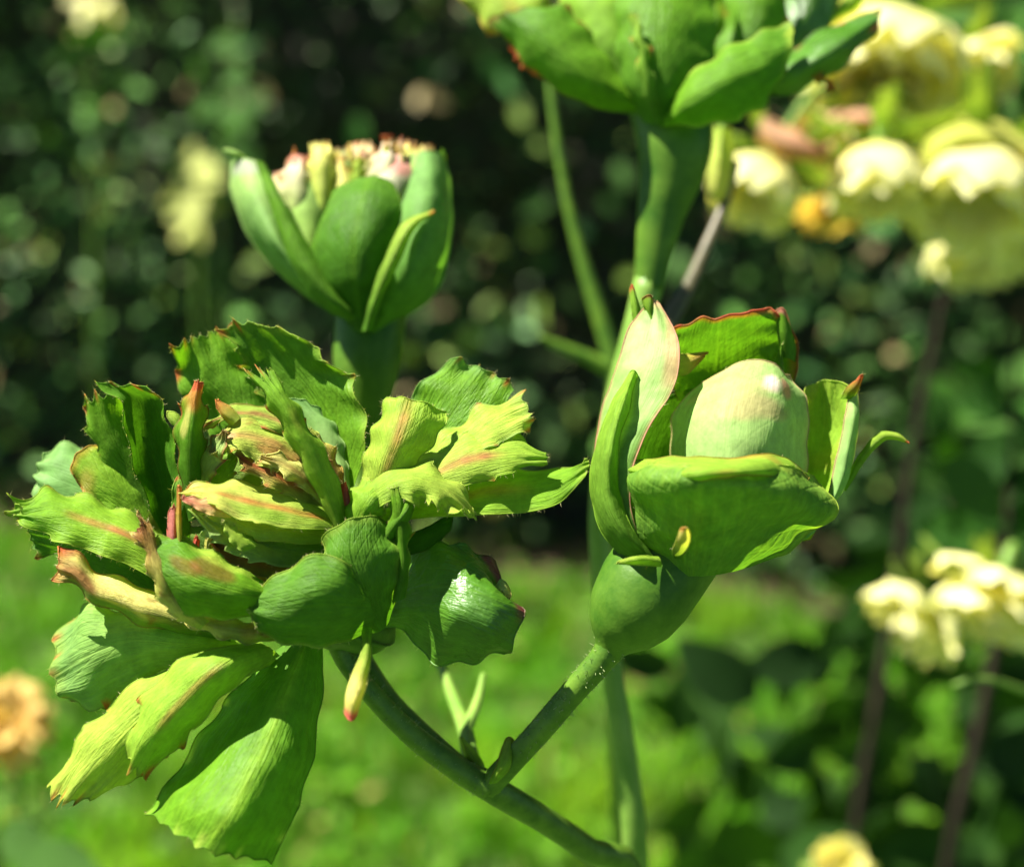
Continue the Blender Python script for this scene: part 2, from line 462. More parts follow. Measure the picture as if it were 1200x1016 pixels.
# ================================================================== THE SETTING
def ground_material():
    m, n, l = new_mat("lawn_soil"); out = N(n, "ShaderNodeOutputMaterial"); tc = N(n, "ShaderNodeTexCoord")
    a = N(n, "ShaderNodeTexNoise", in_Scale=9.0, in_Detail=6.0); l.new(tc.outputs["Object"], a.inputs["Vector"])
    b = N(n, "ShaderNodeTexNoise", in_Scale=120.0, in_Detail=4.0); l.new(tc.outputs["Object"], b.inputs["Vector"])
    c = mixrgb(n, l, 'MIX', a.outputs[0], (0.030, 0.085, 0.006, 1), (0.075, 0.16, 0.010, 1))
    mr = N(n, "ShaderNodeMapRange", in_1=0.5, in_2=0.68, in_3=0.0, in_4=0.4); l.new(b.outputs[0], mr.inputs[0])
    c = mixrgb(n, l, 'MIX', mr.outputs[0], c, (0.09, 0.055, 0.02, 1))
    pr = N(n, "ShaderNodeBsdfPrincipled", in_Roughness=0.9); l.new(c, pr.inputs["Base Color"])
    bp = N(n, "ShaderNodeBump", in_Strength=0.6, in_Distance=0.01); l.new(b.outputs[0], bp.inputs["Height"]); l.new(bp.outputs[0], pr.inputs["Normal"])
    l.new(pr.outputs[0], out.inputs[0]); return m

def bed_material():
    m, n, l = new_mat("bare_earth"); out = N(n, "ShaderNodeOutputMaterial"); tc = N(n, "ShaderNodeTexCoord")
    b = N(n, "ShaderNodeTexNoise", in_Scale=60.0, in_Detail=6.0); l.new(tc.outputs["Object"], b.inputs["Vector"])
    c = mixrgb(n, l, 'MIX', b.outputs[0], (0.02, 0.013, 0.006, 1), (0.085, 0.05, 0.022, 1))
    pr = N(n, "ShaderNodeBsdfPrincipled", in_Roughness=0.95); l.new(c, pr.inputs["Base Color"])
    bp = N(n, "ShaderNodeBump", in_Strength=0.8, in_Distance=0.01); l.new(b.outputs[0], bp.inputs["Height"]); l.new(bp.outputs[0], pr.inputs["Normal"])
    l.new(pr.outputs[0], out.inputs[0]); return m

S = 120.0
tag(mesh_obj("lawn", [(-S, -S, 0), (S, -S, 0), (S, S, 0), (-S, S, 0)], [(0, 1, 2, 3)], ground_material(), origin=(0, 0, 0)), kind="structure")

HEDGE_Y = 1.67
SLANT = math.tan(math.radians(14.0))      # the hedge runs from far left to near right
nb = 40; bv = []
for i in range(nb + 1):
    x = -3.0 + 6.0 * i / nb
    bv += [(x, 1.63 - SLANT * x + 0.04 * noise.noise(Vector((x * 3, 1, 0))), 0.004), (x, 2.8 - SLANT * x, 0.004)]
tag(mesh_obj("flower_bed", bv, [(2*i, 2*i+2, 2*i+3, 2*i+1) for i in range(nb)], bed_material(), origin=(0, 1.8, 0.004)), kind="structure")

# grass: nobody could count the blades
def grass():
    m, n, l = new_mat("grass_blades"); out = N(n, "ShaderNodeOutputMaterial")
    at = N(n, "ShaderNodeAttribute", attribute_name="Col")
    pr = N(n, "ShaderNodeBsdfPrincipled", in_Roughness=0.6); pr.inputs["Specular IOR Level"].default_value = 0.15; l.new(at.outputs["Color"], pr.inputs["Base Color"])
    tr = N(n, "ShaderNodeBsdfTranslucent"); l.new(mixrgb(n, l, 'MULTIPLY', 1.0, at.outputs["Color"], (1.2, 1.2, 0.3, 1)), tr.inputs["Color"])
    mx = N(n, "ShaderNodeMixShader", in_0=0.4); l.new(pr.outputs[0], mx.inputs[1]); l.new(tr.outputs[0], mx.inputs[2]); l.new(mx.outputs[0], out.inputs[0])
    rr = np.random.RandomState(3); verts, faces, cols = [], [], []
    for k in range(60000):
        y = rr.uniform(0.62, 2.2); hw = 0.30 + 0.55 * y
        x = rr.uniform(-hw, hw)
        g = noise.noise(Vector((x * 5, y * 5, 0))); g2 = noise.noise(Vector((x * 17, y * 17, 4)))
        if g2 < -0.28 and rr.rand() < 0.8: continue
        if y + SLANT * x > 1.61 + 0.05 * g2 and rr.rand() < 0.85: continue
        hgt = rr.uniform(0.018, 0.042) * (1 + 0.5 * g); w = rr.uniform(0.0012, 0.0026)
        a = rr.uniform(0, 6.283); dx, dy = math.cos(a), math.sin(a); ln = rr.uniform(0.1, 0.9) * hgt
        c = np.array((0.070, 0.215, 0.007)) * (1 - max(g, 0)) + np.array((0.22, 0.36, 0.012)) * max(g, 0)
        c = c * rr.uniform(0.7, 1.35) * max(1 + 1.7 * g2, .3)
        if rr.rand() < 0.04: c = np.array((0.30, 0.24, 0.08))
        b = len(verts)
        verts += [(x - dy*w, y + dx*w, 0), (x + dy*w, y - dx*w, 0),
                  (x + dx*ln*.35 - dy*w*.8, y + dy*ln*.35 + dx*w*.8, hgt*.6), (x + dx*ln*.35 + dy*w*.8, y + dy*ln*.35 - dx*w*.8, hgt*.6),
                  (x + dx*ln, y + dy*ln, hgt)]
        faces += [(b, b+1, b+3, b+2), (b+2, b+3, b+4)]
        cols += [c * 0.8, c * 0.8, c, c, c * 1.1]
    for k in range(9000):
        y = rr.uniform(0.62, 2.1); hw = 0.30 + 0.55 * y; x = rr.uniform(-hw, hw)
        if noise.noise(Vector((x * 9, y * 9, 8))) < 0.02 or y + SLANT * x > 1.61: continue
        r_ = rr.uniform(.003, .009); z = rr.uniform(.012, .045); nn = rr.normal(0, .35, 2)
        c = np.array((0.085, 0.21, 0.010)) * rr.uniform(.5, 1.6)
        if rr.rand() < .06: c = np.array((.34, .27, .09)) * rr.uniform(.6, 1.2)
        b = len(verts); verts.append((x, y, z))
        for q in range(6):
            a = q * 1.047; dx, dy = r_ * math.cos(a), r_ * math.sin(a); verts.append((x + dx, y + dy, z + dx * nn[0] + dy * nn[1] + .002))
        faces += [(b, b + 1 + q, b + 1 + (q + 1) % 6) for q in range(6)]; cols += [c] * 7
    o = mesh_obj("grass", verts, faces, m, None, cols, origin=(0, 1.2, 0))
    tag(o, "short sunlit green lawn grass in front of the hedge", "grass", kind="stuff")
grass()

# ------------------------------------------------------------------ hedge
def hedge_leaf_material():
    m, n, l = new_mat("hedge_leaf"); out = N(n, "ShaderNodeOutputMaterial")
    at = N(n, "ShaderNodeAttribute", attribute_name="Col"); oi = N(n, "ShaderNodeObjectInfo")
    hs = N(n, "ShaderNodeHueSaturation", in_Saturation=1.0, in_Value=1.0, in_Hue=0.5)
    mv = N(n, "ShaderNodeMapRange", in_1=0.0, in_2=1.0, in_3=0.5, in_4=1.1); l.new(oi.outputs["Random"], mv.inputs[0])
    l.new(mv.outputs[0], hs.inputs["Value"]); l.new(at.outputs["Color"], hs.inputs["Color"])
    pr = N(n, "ShaderNodeBsdfPrincipled", in_Roughness=0.5); pr.inputs["Specular IOR Level"].default_value = 0.18
    l.new(hs.outputs[0], pr.inputs["Base Color"])
    tr = N(n, "ShaderNodeBsdfTranslucent"); l.new(mixrgb(n, l, 'MULTIPLY', 1.0, hs.outputs[0], (1.1, 1.2, 0.4, 1)), tr.inputs["Color"])
    mx = N(n, "ShaderNodeMixShader", in_0=0.2); l.new(pr.outputs[0], mx.inputs[1]); l.new(tr.outputs[0], mx.inputs[2]); l.new(mx.outputs[0], out.inputs[0])
    return m
M_HEDGE = hedge_leaf_material()

def leaf_template(L=1.0, W=0.5, fold=0.12, curl=0.12, nv=7):
    """unit leaf along +Y, upper side +Z"""
    v, f = [], []
    for i in range(nv):
        t = i / (nv - 1); w = W / 2 * math.sin(math.pi * min(t ** 0.8, 0.985)) ** 0.75 + 0.01
        z = -curl * (t ** 2)
        v += [(-w, t * L, z + fold * w * 2), (0, t * L, z), (w, t * L, z + fold * w * 2)]
    for i in range(nv - 1):
        a = 3 * i; f += [(a, a+1, a+4, a+3), (a+1, a+2, a+5, a+4)]
    return np.array(v), f

def rand_leaf_matrix(rr, tilt=0.9, face=(0, -1, 0.55)):
    nrm = Vector(face).normalized() + Vector(rr.normal(0, tilt, 3)) * 0.55; nrm.normalize()
    yv = Vector((rr.normal(0, 1), rr.normal(-0.1, 0.6), rr.normal(-0.25, 0.8)))
    yv = (yv - nrm * yv.dot(nrm)).normalized(); xv = yv.cross(nrm)
    return Matrix((xv, yv, nrm)).transposed()

def build_hedge():
    root = empty("hedge", (0, HEDGE_Y + 0.3, 0), "dense dark green clipped hedge standing behind the lawn", "hedge")
    root.rotation_euler = (0, 0, -math.atan(SLANT))
    rr = np.random.RandomState(11)
    tv, tf = leaf_template()
    # near-black branch core: the hedge's inner shade put into its colour
    m = stem_material("hedge_twig_shade", (0.012, 0.013, 0.006), (0.030, 0.026, 0.015), rough=0.9, scale=30)
    iv, jf = [], []
    nx, nz_ = 60, 22
    for i in range(nx + 1):
        for j in range(nz_ + 1):
            x = -3.0 + 6.0 * i / nx; z = 1.60 * j / nz_
            y = HEDGE_Y + 0.16 + 0.09 * noise.noise(Vector((x * 4, z * 4, 2)))
            iv.append((x, y, z))
    for i in range(nx):
        for j in range(nz_):
            a = i * (nz_ + 1) + j; jf.append((a, a + nz_ + 1, a + nz_ + 2, a + 1))
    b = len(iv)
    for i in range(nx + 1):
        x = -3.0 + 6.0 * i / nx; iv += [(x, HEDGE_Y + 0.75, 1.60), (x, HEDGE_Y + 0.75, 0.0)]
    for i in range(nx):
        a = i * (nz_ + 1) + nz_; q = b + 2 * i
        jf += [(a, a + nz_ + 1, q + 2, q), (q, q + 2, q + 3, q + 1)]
    mesh_obj("branch_shade_core", iv, jf, m, root, smooth=False)
    def spot():
        x = rr.uniform(-2.2, 2.2); z = rr.uniform(0.02, 1.75)
        bulge = 0.10 * noise.noise(Vector((x * 2.6, z * 2.6, 0))) + 0.05 * noise.noise(Vector((x * 8, z * 8, 3)))
        return x, HEDGE_Y + bulge + abs(rr.normal(0, 0.075)), z
    def color(x, y, z):
        g = noise.noise(Vector((x * 3, z * 3, 7)))
        c = np.array((0.050, 0.120, 0.022)) * rr.uniform(0.4, 1.9)
        t = rr.rand()
        if t < 0.13: c = np.array((0.14, 0.22, 0.035)) * rr.uniform(0.8, 1.7)  # lighter leaves: sunlit look put into their colour
        elif t < 0.22: c = np.array((0.20, 0.16, 0.07)) * rr.uniform(0.6, 1.4)
        elif t < 0.40: c = np.array((0.07, 0.17, 0.05)) * rr.uniform(0.8, 1.6)
        return c * max(1.45 + 1.5 * g, .35)
    verts, faces, cols = [], [], []
    for k in range(27000):
        x, y, z = spot(); R3 = np.array(rand_leaf_matrix(rr, .9, (-.25, -.75, .65))); s = rr.uniform(0.014, 0.032)
        w = (tv * s) @ R3.T + np.array((x, y, z)); b = len(verts)
        verts += w.tolist(); faces += [tuple(q + b for q in f) for f in tf]; cols += [color(x, y, z)] * len(w)
    o = mesh_obj("foliage", verts, faces, M_HEDGE, root, cols); o["kind"] = "stuff"
    # the three hundred leaves that show largest stand out in front of the mass
    meshes = []
    for k in range(14):
        me = bpy.data.meshes.new("leaf"); me.from_pydata((tv).tolist(), [], tf)
        me.polygons.foreach_set("use_smooth", [True] * len(me.polygons))
        a = me.color_attributes.new("Col", 'FLOAT_COLOR', 'POINT'); c = color(0.3 * k, 0, 0.1 * k)
        a.data.foreach_set("color", np.tile(np.array((*c, 1.0)), len(tv)))
        me.materials.append(M_HEDGE); meshes.append(me)
    for k in range(290):
        x, y, z = spot(); x *= 0.42; z = 0.08 + 0.6 * z if z < 1.0 else z * 0.62; y = min(y, HEDGE_Y + 0.02) - 0.035
        lf = bpy.data.objects.new("leaf", meshes[k % 14]); COL.objects.link(lf); lf.parent = root
        s = rr.uniform(0.024, 0.042)
        lf.matrix_local = Matrix.Translation(Vector((x, y, z)) - root.location) @ rand_leaf_matrix(rr).to_4x4() @ Matrix.Scale(s, 4)
build_hedge()

# ================================================================== FLOWER A: open leafy bloom
fa_root = P(395, 742, 8)
FA = empty("rose_bloom", fa_root, "wide open frilly green rose bloom with leaf-like toothed petals and withered brown centre", "flower")
def a(*rails, **kw):
    kw.setdefault("hairs", 130)
    if kw.get("nv", 64) <= 30:
        kw["hairs"] = min(kw["hairs"], 15); kw.setdefault("wrinkle", .15)
        return sheet(kw.pop("name", "petal"), rails, FA, **kw)
    kw["tamp"] = kw.get("tamp", .9) * 1.45; kw["tendamp"] = kw.get("tendamp", kw["tamp"] * .8) * 1.3
    kw["ruffle"] = kw.get("ruffle", .15) + .2
    return sheet(kw.pop("name", "petal"), rails, FA, **kw)

# back leaves
a([(385,600,10),(345,520,13),(300,445,14),(266,384,12)], [(405,580,9),(378,490,11),(335,425,13),(300,382,12)],
  [(415,570,7),(430,512,5),(412,452,7),(350,392,9)], base=MD, tip=GR, teeth=9, tamp=1.2, tv=(.62,1), tends=5, tendamp=1.0,
  edge=YG, edgea=.35, wrinkle=.35, ruffle=.5, nv=84)
a([(340,590,14),(260,520,16),(215,455,15),(207,410,13)], [(350,585,14),(295,500,13),(255,440,13),(238,397,14)],
  [(360,580,13),(335,500,15),(300,440,16),(268,390,15)], base=GR, tip=MD, teeth=7, tamp=.9, tv=(.6,1), tends=6, tendamp=1.2, wrinkle=.35, ruffle=.6)
a([(405,590,6),(372,540,9),(345,500,10),(330,470,10)], [(408,585,5),(388,530,7),(370,490,8),(352,468,9)],
  [(412,580,6),(405,540,8),(396,505,9),(375,480,10)], base=PL, tip=BL, mat=M_PALE, hairs=0)
# left group
a([(200,640,7),(178,600,6),(152,530,4),(143,475,4),(120,448,5)], [(208,635,7),(192,580,9),(175,515,10),(162,468,8),(140,452,6)],
  [(214,628,6),(212,580,5),(205,520,4),(190,478,4),(172,454,4)], base=DK, tip=GR, edge=MD, edgea=.5, teeth=4, tamp=.6, tv=(.75,1), tends=2, tendamp=.5, groove=.1)
a([(195,640,10),(150,580,10),(112,520,9),(98,478,9)], [(200,635,10),(158,560,9),(128,510,8),(116,470,8)],
  [(205,630,10),(172,550,10),(150,500,10),(140,464,9)], base=GR, tip=MD, teeth=6, tamp=1.0, tends=3, tendamp=1.6)
a([(190,640,11),(110,612,11),(55,595,12),(42,570,13)], [(190,632,12),(110,580,11),(65,560,11),(42,552,13)],
  [(192,625,12),(130,552,14),(90,522,15),(50,530,15)], base=BL, tip=BL, edge=PL, edgea=.4, mat=M_PALE, hairs=20, ruffle=.5)
a([(190,645,8),(145,612,7),(105,585,7),(85,552,8)], [(192,638,9),(150,585,8),(120,556,8),(92,530,9)],
  [(195,632,10),(168,575,10),(148,545,11),(118,520,11)], base=MD, tip=LM, blot=BRN, blota=.5, edge=ORG, edgea=.6, teeth=4, tamp=.5)
a([(200,690,0),(150,662,-1),(95,642,-1),(45,622,0),(22,606,1)], [(205,668,3),(160,632,1),(110,612,1),(60,598,1),(20,602,1)],
  [(200,640,7),(165,608,7),(110,585,7),(60,577,6),(22,592,3)], base=LM, tip=MD, midc=STK, mids=(.1,.75), midw=.13, mida=.85,
  teeth=5, tamp=1.0, tv=(.6,1), edge=YG, edgea=.4, ruffle=.5, nv=80, tends=2, tendamp=2.2, label=None)
a([(215,715,4),(150,692,6),(90,660,7),(40,640,8)], [(215,700,5),(150,665,4),(90,642,5),(36,628,7)],
  [(215,680,4),(150,640,3),(90,620,3),(32,612,5)], base=DK, tip=GR, teeth=6, tamp=1.1, tv=(.5,1))
a([(270,752,2),(205,742,-1),(150,724,-3),(108,702,-4),(82,682,-4),(66,676,-3)], [(270,742,1),(205,722,-4),(150,702,-5),(112,688,-5),(88,668,-5),(68,660,-4)],
  [(265,735,4),(205,706,3),(152,680,2),(115,670,1),(92,650,-1),(70,643,-2)], base=GR, tip=BRN, blot=CR, blota=.75, blotlo=-.25, blots=90,
  edge=ORG, edgea=.7, teeth=5, tamp=.7, tv=(.75,1), mat=M_DRY, spots=((.55,.52,.75,.3,CR,.9),(-.3,.85,.9,.16,BRN,.8),(-.95,.5,.5,.5,GR,.9)))
# lower left, hanging
a([(310,760,6),(230,775,1),(165,800,1),(118,828,1),(80,826,2)], [(310,755,5),(215,755,-2),(150,752,-2),(100,770,-1),(64,792,2)],
  [(300,748,6),(220,728,1),(150,715,2),(100,712,4),(74,742,6)], base=LM, tip=BL, edge=YG, edgea=.4, teeth=5, tamp=.5, tv=(.6,1), tends=5, tendamp=.5, mat=M_LEAF, ruffle=.5)
a([(315,765,3),(230,770,-1),(150,808,-2),(100,858,-3),(74,895,-3),(68,915,-3)], [(320,768,1),(245,780,-6),(172,835,-7),(118,892,-7),(84,934,-6)],
  [(325,775,2),(268,805,-3),(205,862,-3),(168,905,-4),(135,926,-4)], base=LM, tip=YG, midc=YG, mida=.5, edge=YG, edgea=.6, teeth=8, tamp=.9, tv=(.55,1), tends=6, tendamp=1.8, ruffle=.4)
a([(300,752,0),(232,765,-5),(182,800,-6),(156,850,-7),(150,882,-7)], [(315,758,-2),(262,778,-10),(215,820,-11),(180,862,-11),(160,898,-9)],
  [(328,768,0),(290,792,-5),(248,830,-6),(215,868,-6),(180,895,-6)], base=LM, tip=LM, midc=STK, mids=(.25,.8), midw=.1, mida=.8, edge=YG, edgea=.5, teeth=6, tamp=1.0, tv=(.6,1), tends=3, tendamp=1.8)
# the big hanging petal
a([(345,742,4),(285,800,3),(235,862,0),(192,925,-5),(172,948,-6)],
  [(352,742,4),(305,805,-2),(268,870,-8),(222,940,-13),(205,970,-13)],
  [(362,742,3),(336,810,-4),(308,880,-11),(268,955,-17),(245,992,-17)],
  [(370,744,4),(362,810,-2),(340,890,-9),(305,965,-14),(285,1002,-14)],
  [(378,748,6),(378,815,2),(362,900,-3),(338,968,-8),(318,1006,-9)],
  base=GR, tip=MD, midc=LM, midw=.13, mida=.6, edge=GR, edgea=.3, tends=7, tendamp=.7, teeth=4, tamp=.3, nv=90, nu=30, wrinkle=.35, hairs=90, tred=YG)
# front cupped petal, two lobes
a([(436,742,0),(402,705,-4),(380,668,-6),(378,632,-4)], [(448,738,-3),(428,690,-8),(412,650,-9),(412,608,-7)],
  [(456,728,0),(466,690,-4),(470,650,-5),(450,608,-3)], base=GR, tip=GR, edge=YG, edgea=.35, nu=26, groove=.1, wrinkle=.15)
a([(440,735,-2),(405,752,-6),(360,757,-8),(318,748,-9),(296,728,-10)],
  [(445,720,-4),(405,726,-9),(360,730,-11),(320,726,-11),(293,716,-10)],
  [(446,702,-5),(410,694,-10),(372,690,-12),(330,700,-11),(292,706,-9)],
  [(445,690,-3),(412,665,-9),(377,648,-9),(338,666,-8),(300,692,-8)],
  base=GR, tip=GR, edge=YG, edgea=.45, nu=28, wrinkle=.2, groove=.1, edgew=.1, hairs=90)
# front middle petal with brown blotch
a([(330,712,-6),(285,724,-8),(235,722,-9),(198,708,-9),(180,672,-8)],
  [(330,702,-7),(285,694,-11),(238,680,-12),(200,662,-11),(176,648,-8)],
  [(322,690,-5),(296,672,-6),(255,648,-6),(215,632,-6),(186,628,-6)],
  base=MD, tip=GR, edge=YG, edgea=.4, spots=((.45,.5,.4,.2,(.15,.09,.015),.75),(.2,.68,.3,.16,BRN,.5),(.85,.45,.3,.3,YG,.6)), nu=26, edgew=.1)
a([(235,738,-7),(205,722,-9),(182,690,-9),(170,650,-8),(162,620,-7)], [(240,732,-8),(212,712,-10),(190,680,-11),(178,645,-9),(165,612,-8)],
  [(245,728,-7),(218,704,-9),(196,674,-9),(186,640,-8),(162,598,-7)], base=YG, tip=BRN, blot=CR, blota=.5, teeth=9, tamp=.7, tv=(.15,1), mat=M_DRY, tred=CR)
a([(345,748,-2),(300,752,-4),(260,748,-5),(215,728,-5)], [(345,742,-4),(300,742,-7),(258,736,-7),(218,722,-6)], [(345,735,-2),(300,730,-3),(255,724,-4),(222,716,-5)],
  base=MD, tip=CR, blot=ORG, blota=.45, mat=M_DRY, hairs=20)
# centre
a([(220,610,2),(212,560,1),(206,510,0),(214,475,0),(229,450,0)], [(226,610,-1),(222,555,-3),(222,510,-4),(226,475,-3),(231,447,-1)], [(232,605,1),(236,555,0),(240,515,0),(240,480,0),(234,450,0)],
  base=DK, tip=MD, edge=BRN, edgea=.35, spots=((0,1.0,1.5,.30,ORG,.8),(0,1,1.5,.1,RED,.7),(-.4,.68,.4,.15,CR,.5)), teeth=5, tamp=1.1, tv=(.5,.92))
a([(205,500,3),(200,495,3),(196,488,3)], [(212,505,2),(205,492,2),(196,484,3)], [(216,495,3),(206,484,3),(196,482,3)], base=LM, tip=YG, nv=20, nu=10, hairs=0)
a([(272,500,3),(262,490,2),(254,478,2)], [(276,495,1),(266,484,1),(256,470,2)], [(282,490,3),(272,478,3),(260,472,3)], base=YG, tip=ORG, nv=20, nu=10, hairs=8, tends=2, tendamp=.8)
OLV = (.26, .25, .035)
def strip(pts, tilt=1.0, cup=0.8, **kw):
    """a soft inner petal: (x, y, depth, half width) from base to tip, its blade tilted like a shingle"""
    q = np.array([p[:2] for p in pts], float); tg = np.gradient(q, axis=0); tg /= np.linalg.norm(tg, axis=1, keepdims=True)
    L_, M_, R_ = [], [], []
    for (x, y, d, w), t in zip(pts, tg):
        n_ = np.array((-t[1], t[0])) * w; f = w / 14.0
        L_.append((x + n_[0], y + n_[1], d + (tilt + cup) * f)); M_.append((x, y, d)); R_.append((x - n_[0], y - n_[1], d + (cup - tilt) * f))
    kw.setdefault("wrinkle", .55); kw.setdefault("ruffle", .25); kw.setdefault("teeth", 6); kw.setdefault("tamp", .45); kw.setdefault("tv", (.45, 1)); kw.setdefault("hairs", 60)
    kw.setdefault("nv", 72); kw.setdefault("nu", 20)
    return a(R_, M_, L_, **kw)
strip([(390,675,5,22),(330,668,5,44),(260,650,5,34),(205,625,5,10)], .5, base=BRN, tip=GR, blot=DK, blota=.6, mat=M_DRY)
strip([(395,598,10,18),(345,562,10,38),(292,545,9,32),(246,556,8,10)], .5, base=OLV, tip=MD, blot=BRN, blota=.7, mat=M_DRY)
strip([(215,645,2,8),(210,605,1,11),(220,562,2,11),(236,528,2,3)], base=GR, tip=MD)
strip([(402,590,8,8),(374,532,7,15),(336,498,5,14),(296,484,4,10),(260,486,3,6),(238,502,2,1)], 2, base=LM, tip=YG, midc=STK, midw=.3, mida=.7, edge=BRN, edgea=.5, mat=M_DRY, wrinkle=.9)
strip([(398,600,6,10),(370,556,3,27),(330,526,1,27),(290,512,0,18),(262,514,-1,13),(248,532,-2,3)], 2.4, base=OLV, tip=YG, blot=BRN, blota=.6, midc=STK, midw=.25, mida=.55, edge=YG, edgea=.6, mat=M_DRY, wrinkle=.9,
      spots=((.5,.55,.35,.25,YG,.7),(-.4,.5,.3,.22,BRN,.7),(.2,.86,.7,.10,(.62,.36,.22),.6)))
strip([(396,606,4,6),(358,578,0,11),(320,556,-2,11),(290,541,-2,7),(276,532,-2,1)], 1.5, base=YG, tip=BRN, midc=RED, midw=.35, mida=.7, mids=(.3,1), edge=YG, edgea=.5, mat=M_DRY, wrinkle=.8)
strip([(394,602,2,5),(364,568,-1,8),(334,545,-2,8),(306,536,-2,2)], 1.2, base=YG, tip=CR, midc=BRN, midw=.4, mida=.5, mat=M_DRY, wrinkle=.8, nv=50)
strip([(232,606,1,8),(227,572,0,15),(240,541,-1,16),(257,520,-2,8),(264,506,-2,1)], -1.5, base=YG, tip=PL, edge=BRN, edgea=.75, edgew=.3, mat=M_DRY, blot=LM, blota=.5)
strip([(246,610,2,6),(250,580,1,11),(262,552,1,11),(276,534,1,2)], -1.0, base=LM, tip=MD, edge=YG, edgea=.4, nv=50)
strip([(394,628,2,8),(345,622,-1,15),(298,612,-3,16),(256,600,-4,10),(226,597,-4,2)], 2.2, base=LM, tip=PL, midc=YG, mida=.4, edge=YG, edgea=.5)
strip([(394,648,1,10),(345,647,-2,17),(300,638,-4,18),(258,620,-5,12),(230,604,-5,2)], 2.4, base=GR, tip=PL, edge=PL, edgea=.5, teeth=9, tamp=.8, tred=YG, blot=PL, blota=.4)
strip([(394,664,1,8),(340,668,-3,12),(296,658,-5,12),(264,644,-5,6),(248,634,-5,1)], 1.8, base=GR, tip=BRN, midc=BRN, midw=.4, mida=.6, mat=M_DRY)
strip([(394,612,1,8),(352,600,-3,20),(306,590,-5,23),(262,580,-6,16),(234,575,-6,8),(212,578,-6,2)], 2.6, base=LM, tip=CR, midc=RED, midw=.16, mida=.75, mids=(0,.85), edge=YG, edgea=.4, blot=YG, blota=.4,
      spots=((-.5,.5,.5,.22,MD,.6),))
strip([(272,602,-6,5),(244,594,-8,8),(214,584,-8,2)], 1.5, base=CR, tip=PINK, midc=STK, midw=.3, mida=.7, teeth=0, nv=30, nu=12, hairs=20)
strip([(300,640,-7,3),(285,636,-8,8),(270,622,-8,6),(262,612,-8,1)], 1.0, base=LM, tip=YG, teeth=0, nv=30, nu=12, hairs=20)
strip([(404,600,3,4),(396,565,2,8),(380,530,2,9),(362,505,3,3)], 1.0, base=ORG, tip=YG, midc=BRN, midw=.4, mida=.6, mat=M_DRY, nv=50)
strip([(402,604,1,3),(394,572,-1,6),(376,540,-1,7),(356,516,0,2)], 1.0, base=YG, tip=BRN, edge=STK, edgea=.6, mat=M_DRY, nv=50)
# three-toothed tall petal
a([(392,618,0),(362,560,-2),(330,500,-3),(312,468,-3),(298,452,-3)], [(398,615,-3),(374,552,-6),(344,495,-7),(325,462,-6),(312,445,-4)], [(406,608,-1),(394,555,-3),(362,500,-4),(340,468,-4),(326,445,-3)],
  base=LM, tip=MD, tends=3, tendamp=3.0, teeth=6, tamp=.8, tv=(.45,.92), blot=BRN, blota=.25, nv=80, nu=28, wrinkle=.4)
a([(408,604,0),(402,590,-1),(398,570,-1)], [(410,604,-1),(407,588,-2),(402,568,-2)], [(414,602,0),(411,585,-1),(405,565,-1)], base=PINK, tip=RED, nv=16, nu=8, hairs=0)
# pink stunted inner petals
for (bx, by, tx, ty, w, c1, c2, d) in ((205,655,203,600,8,PINK,PINK,-5),(213,660,210,575,4,YG,ORG,-6),(228,655,230,634,6,PINK,RED,-3),(247,655,245,628,5,YG,CR,-3),(258,660,258,636,6,ORG,RED,-3),(268,665,266,642,5,BRN,BRN,-2)):
    a([(bx-w*.6,by,d),(tx-w*.6-1,(by+ty)/2,d),(tx-w*.5,ty,d)], [(bx,by,d-1.2),(tx,(by+ty)/2,d-1.6),(tx,ty-4,d-.6)], [(bx+w*.6,by,d),(tx+w*.6,(by+ty)/2,d),(tx+w*.6,ty,d)],
      base=c1, tip=c2, nv=26, nu=10, hairs=6, tends=3, tendamp=.8, teeth=3, tamp=.4)
# right group
a([(430,600,4),(424,552,3),(436,508,3),(455,468,5)], [(440,595,2),(452,550,-2),(468,508,-2),(480,468,2)], [(450,590,3),(485,548,2),(518,505,3),(525,482,5)],
  base=YG, tip=LM, midc=STK, midw=.2, mida=.55, mids=(.2,1), edge=YG, edgea=.3, wrinkle=.3)
a([(455,590,9),(476,520,10),(482,465,11),(528,422,12)], [(465,590,8),(510,515,8),(540,470,9),(566,435,11)], [(475,590,8),(540,520,7),(580,490,8),(602,455,10)],
  base=GR, tip=MD, edge=BL, edgea=.5, tends=4, tendamp=.8, wrinkle=.35, ruffle=.4)
a([(440,590,5),(490,535,6),(550,485,8),(606,466,9)], [(445,592,3),(505,545,3),(565,502,4),(616,478,6)], [(452,594,3),(520,555,2),(580,520,2),(620,500,4)],
  base=LM, tip=YG, tends=5, tendamp=1.0, edge=PL, edgea=.4, wrinkle=.35, ruffle=.4, teeth=5, tamp=.4)
a([(425,590,3),(480,545,4),(550,510,5),(600,510,5),(636,530,3)], [(428,594,1),(490,562,0),(550,538,0),(600,530,1),(641,536,2)], [(432,598,2),(500,578,0),(555,566,-1),(605,550,0),(638,541,2)],
  base=YG, tip=LM, midc=STK, midw=.2, mida=.8, mids=(.15,.8), edge=LM, edgea=.3, teeth=6, tamp=.5, tv=(.5,1), wrinkle=.3, ruffle=.3)
a([(440,600,5),(520,572,6),(590,552,7),(650,550,7),(688,540,5)], [(440,605,3),(520,588,2),(590,575,2),(645,568,3),(690,545,5)], [(440,612,3),(520,605,0),(590,602,0),(650,592,1),(684,560,4)],
  base=LM, tip=MD, midc=STK, midw=.28, mida=.35, mids=(.2,.75), edge=YG, edgea=.4, wrinkle=.3, nv=80)
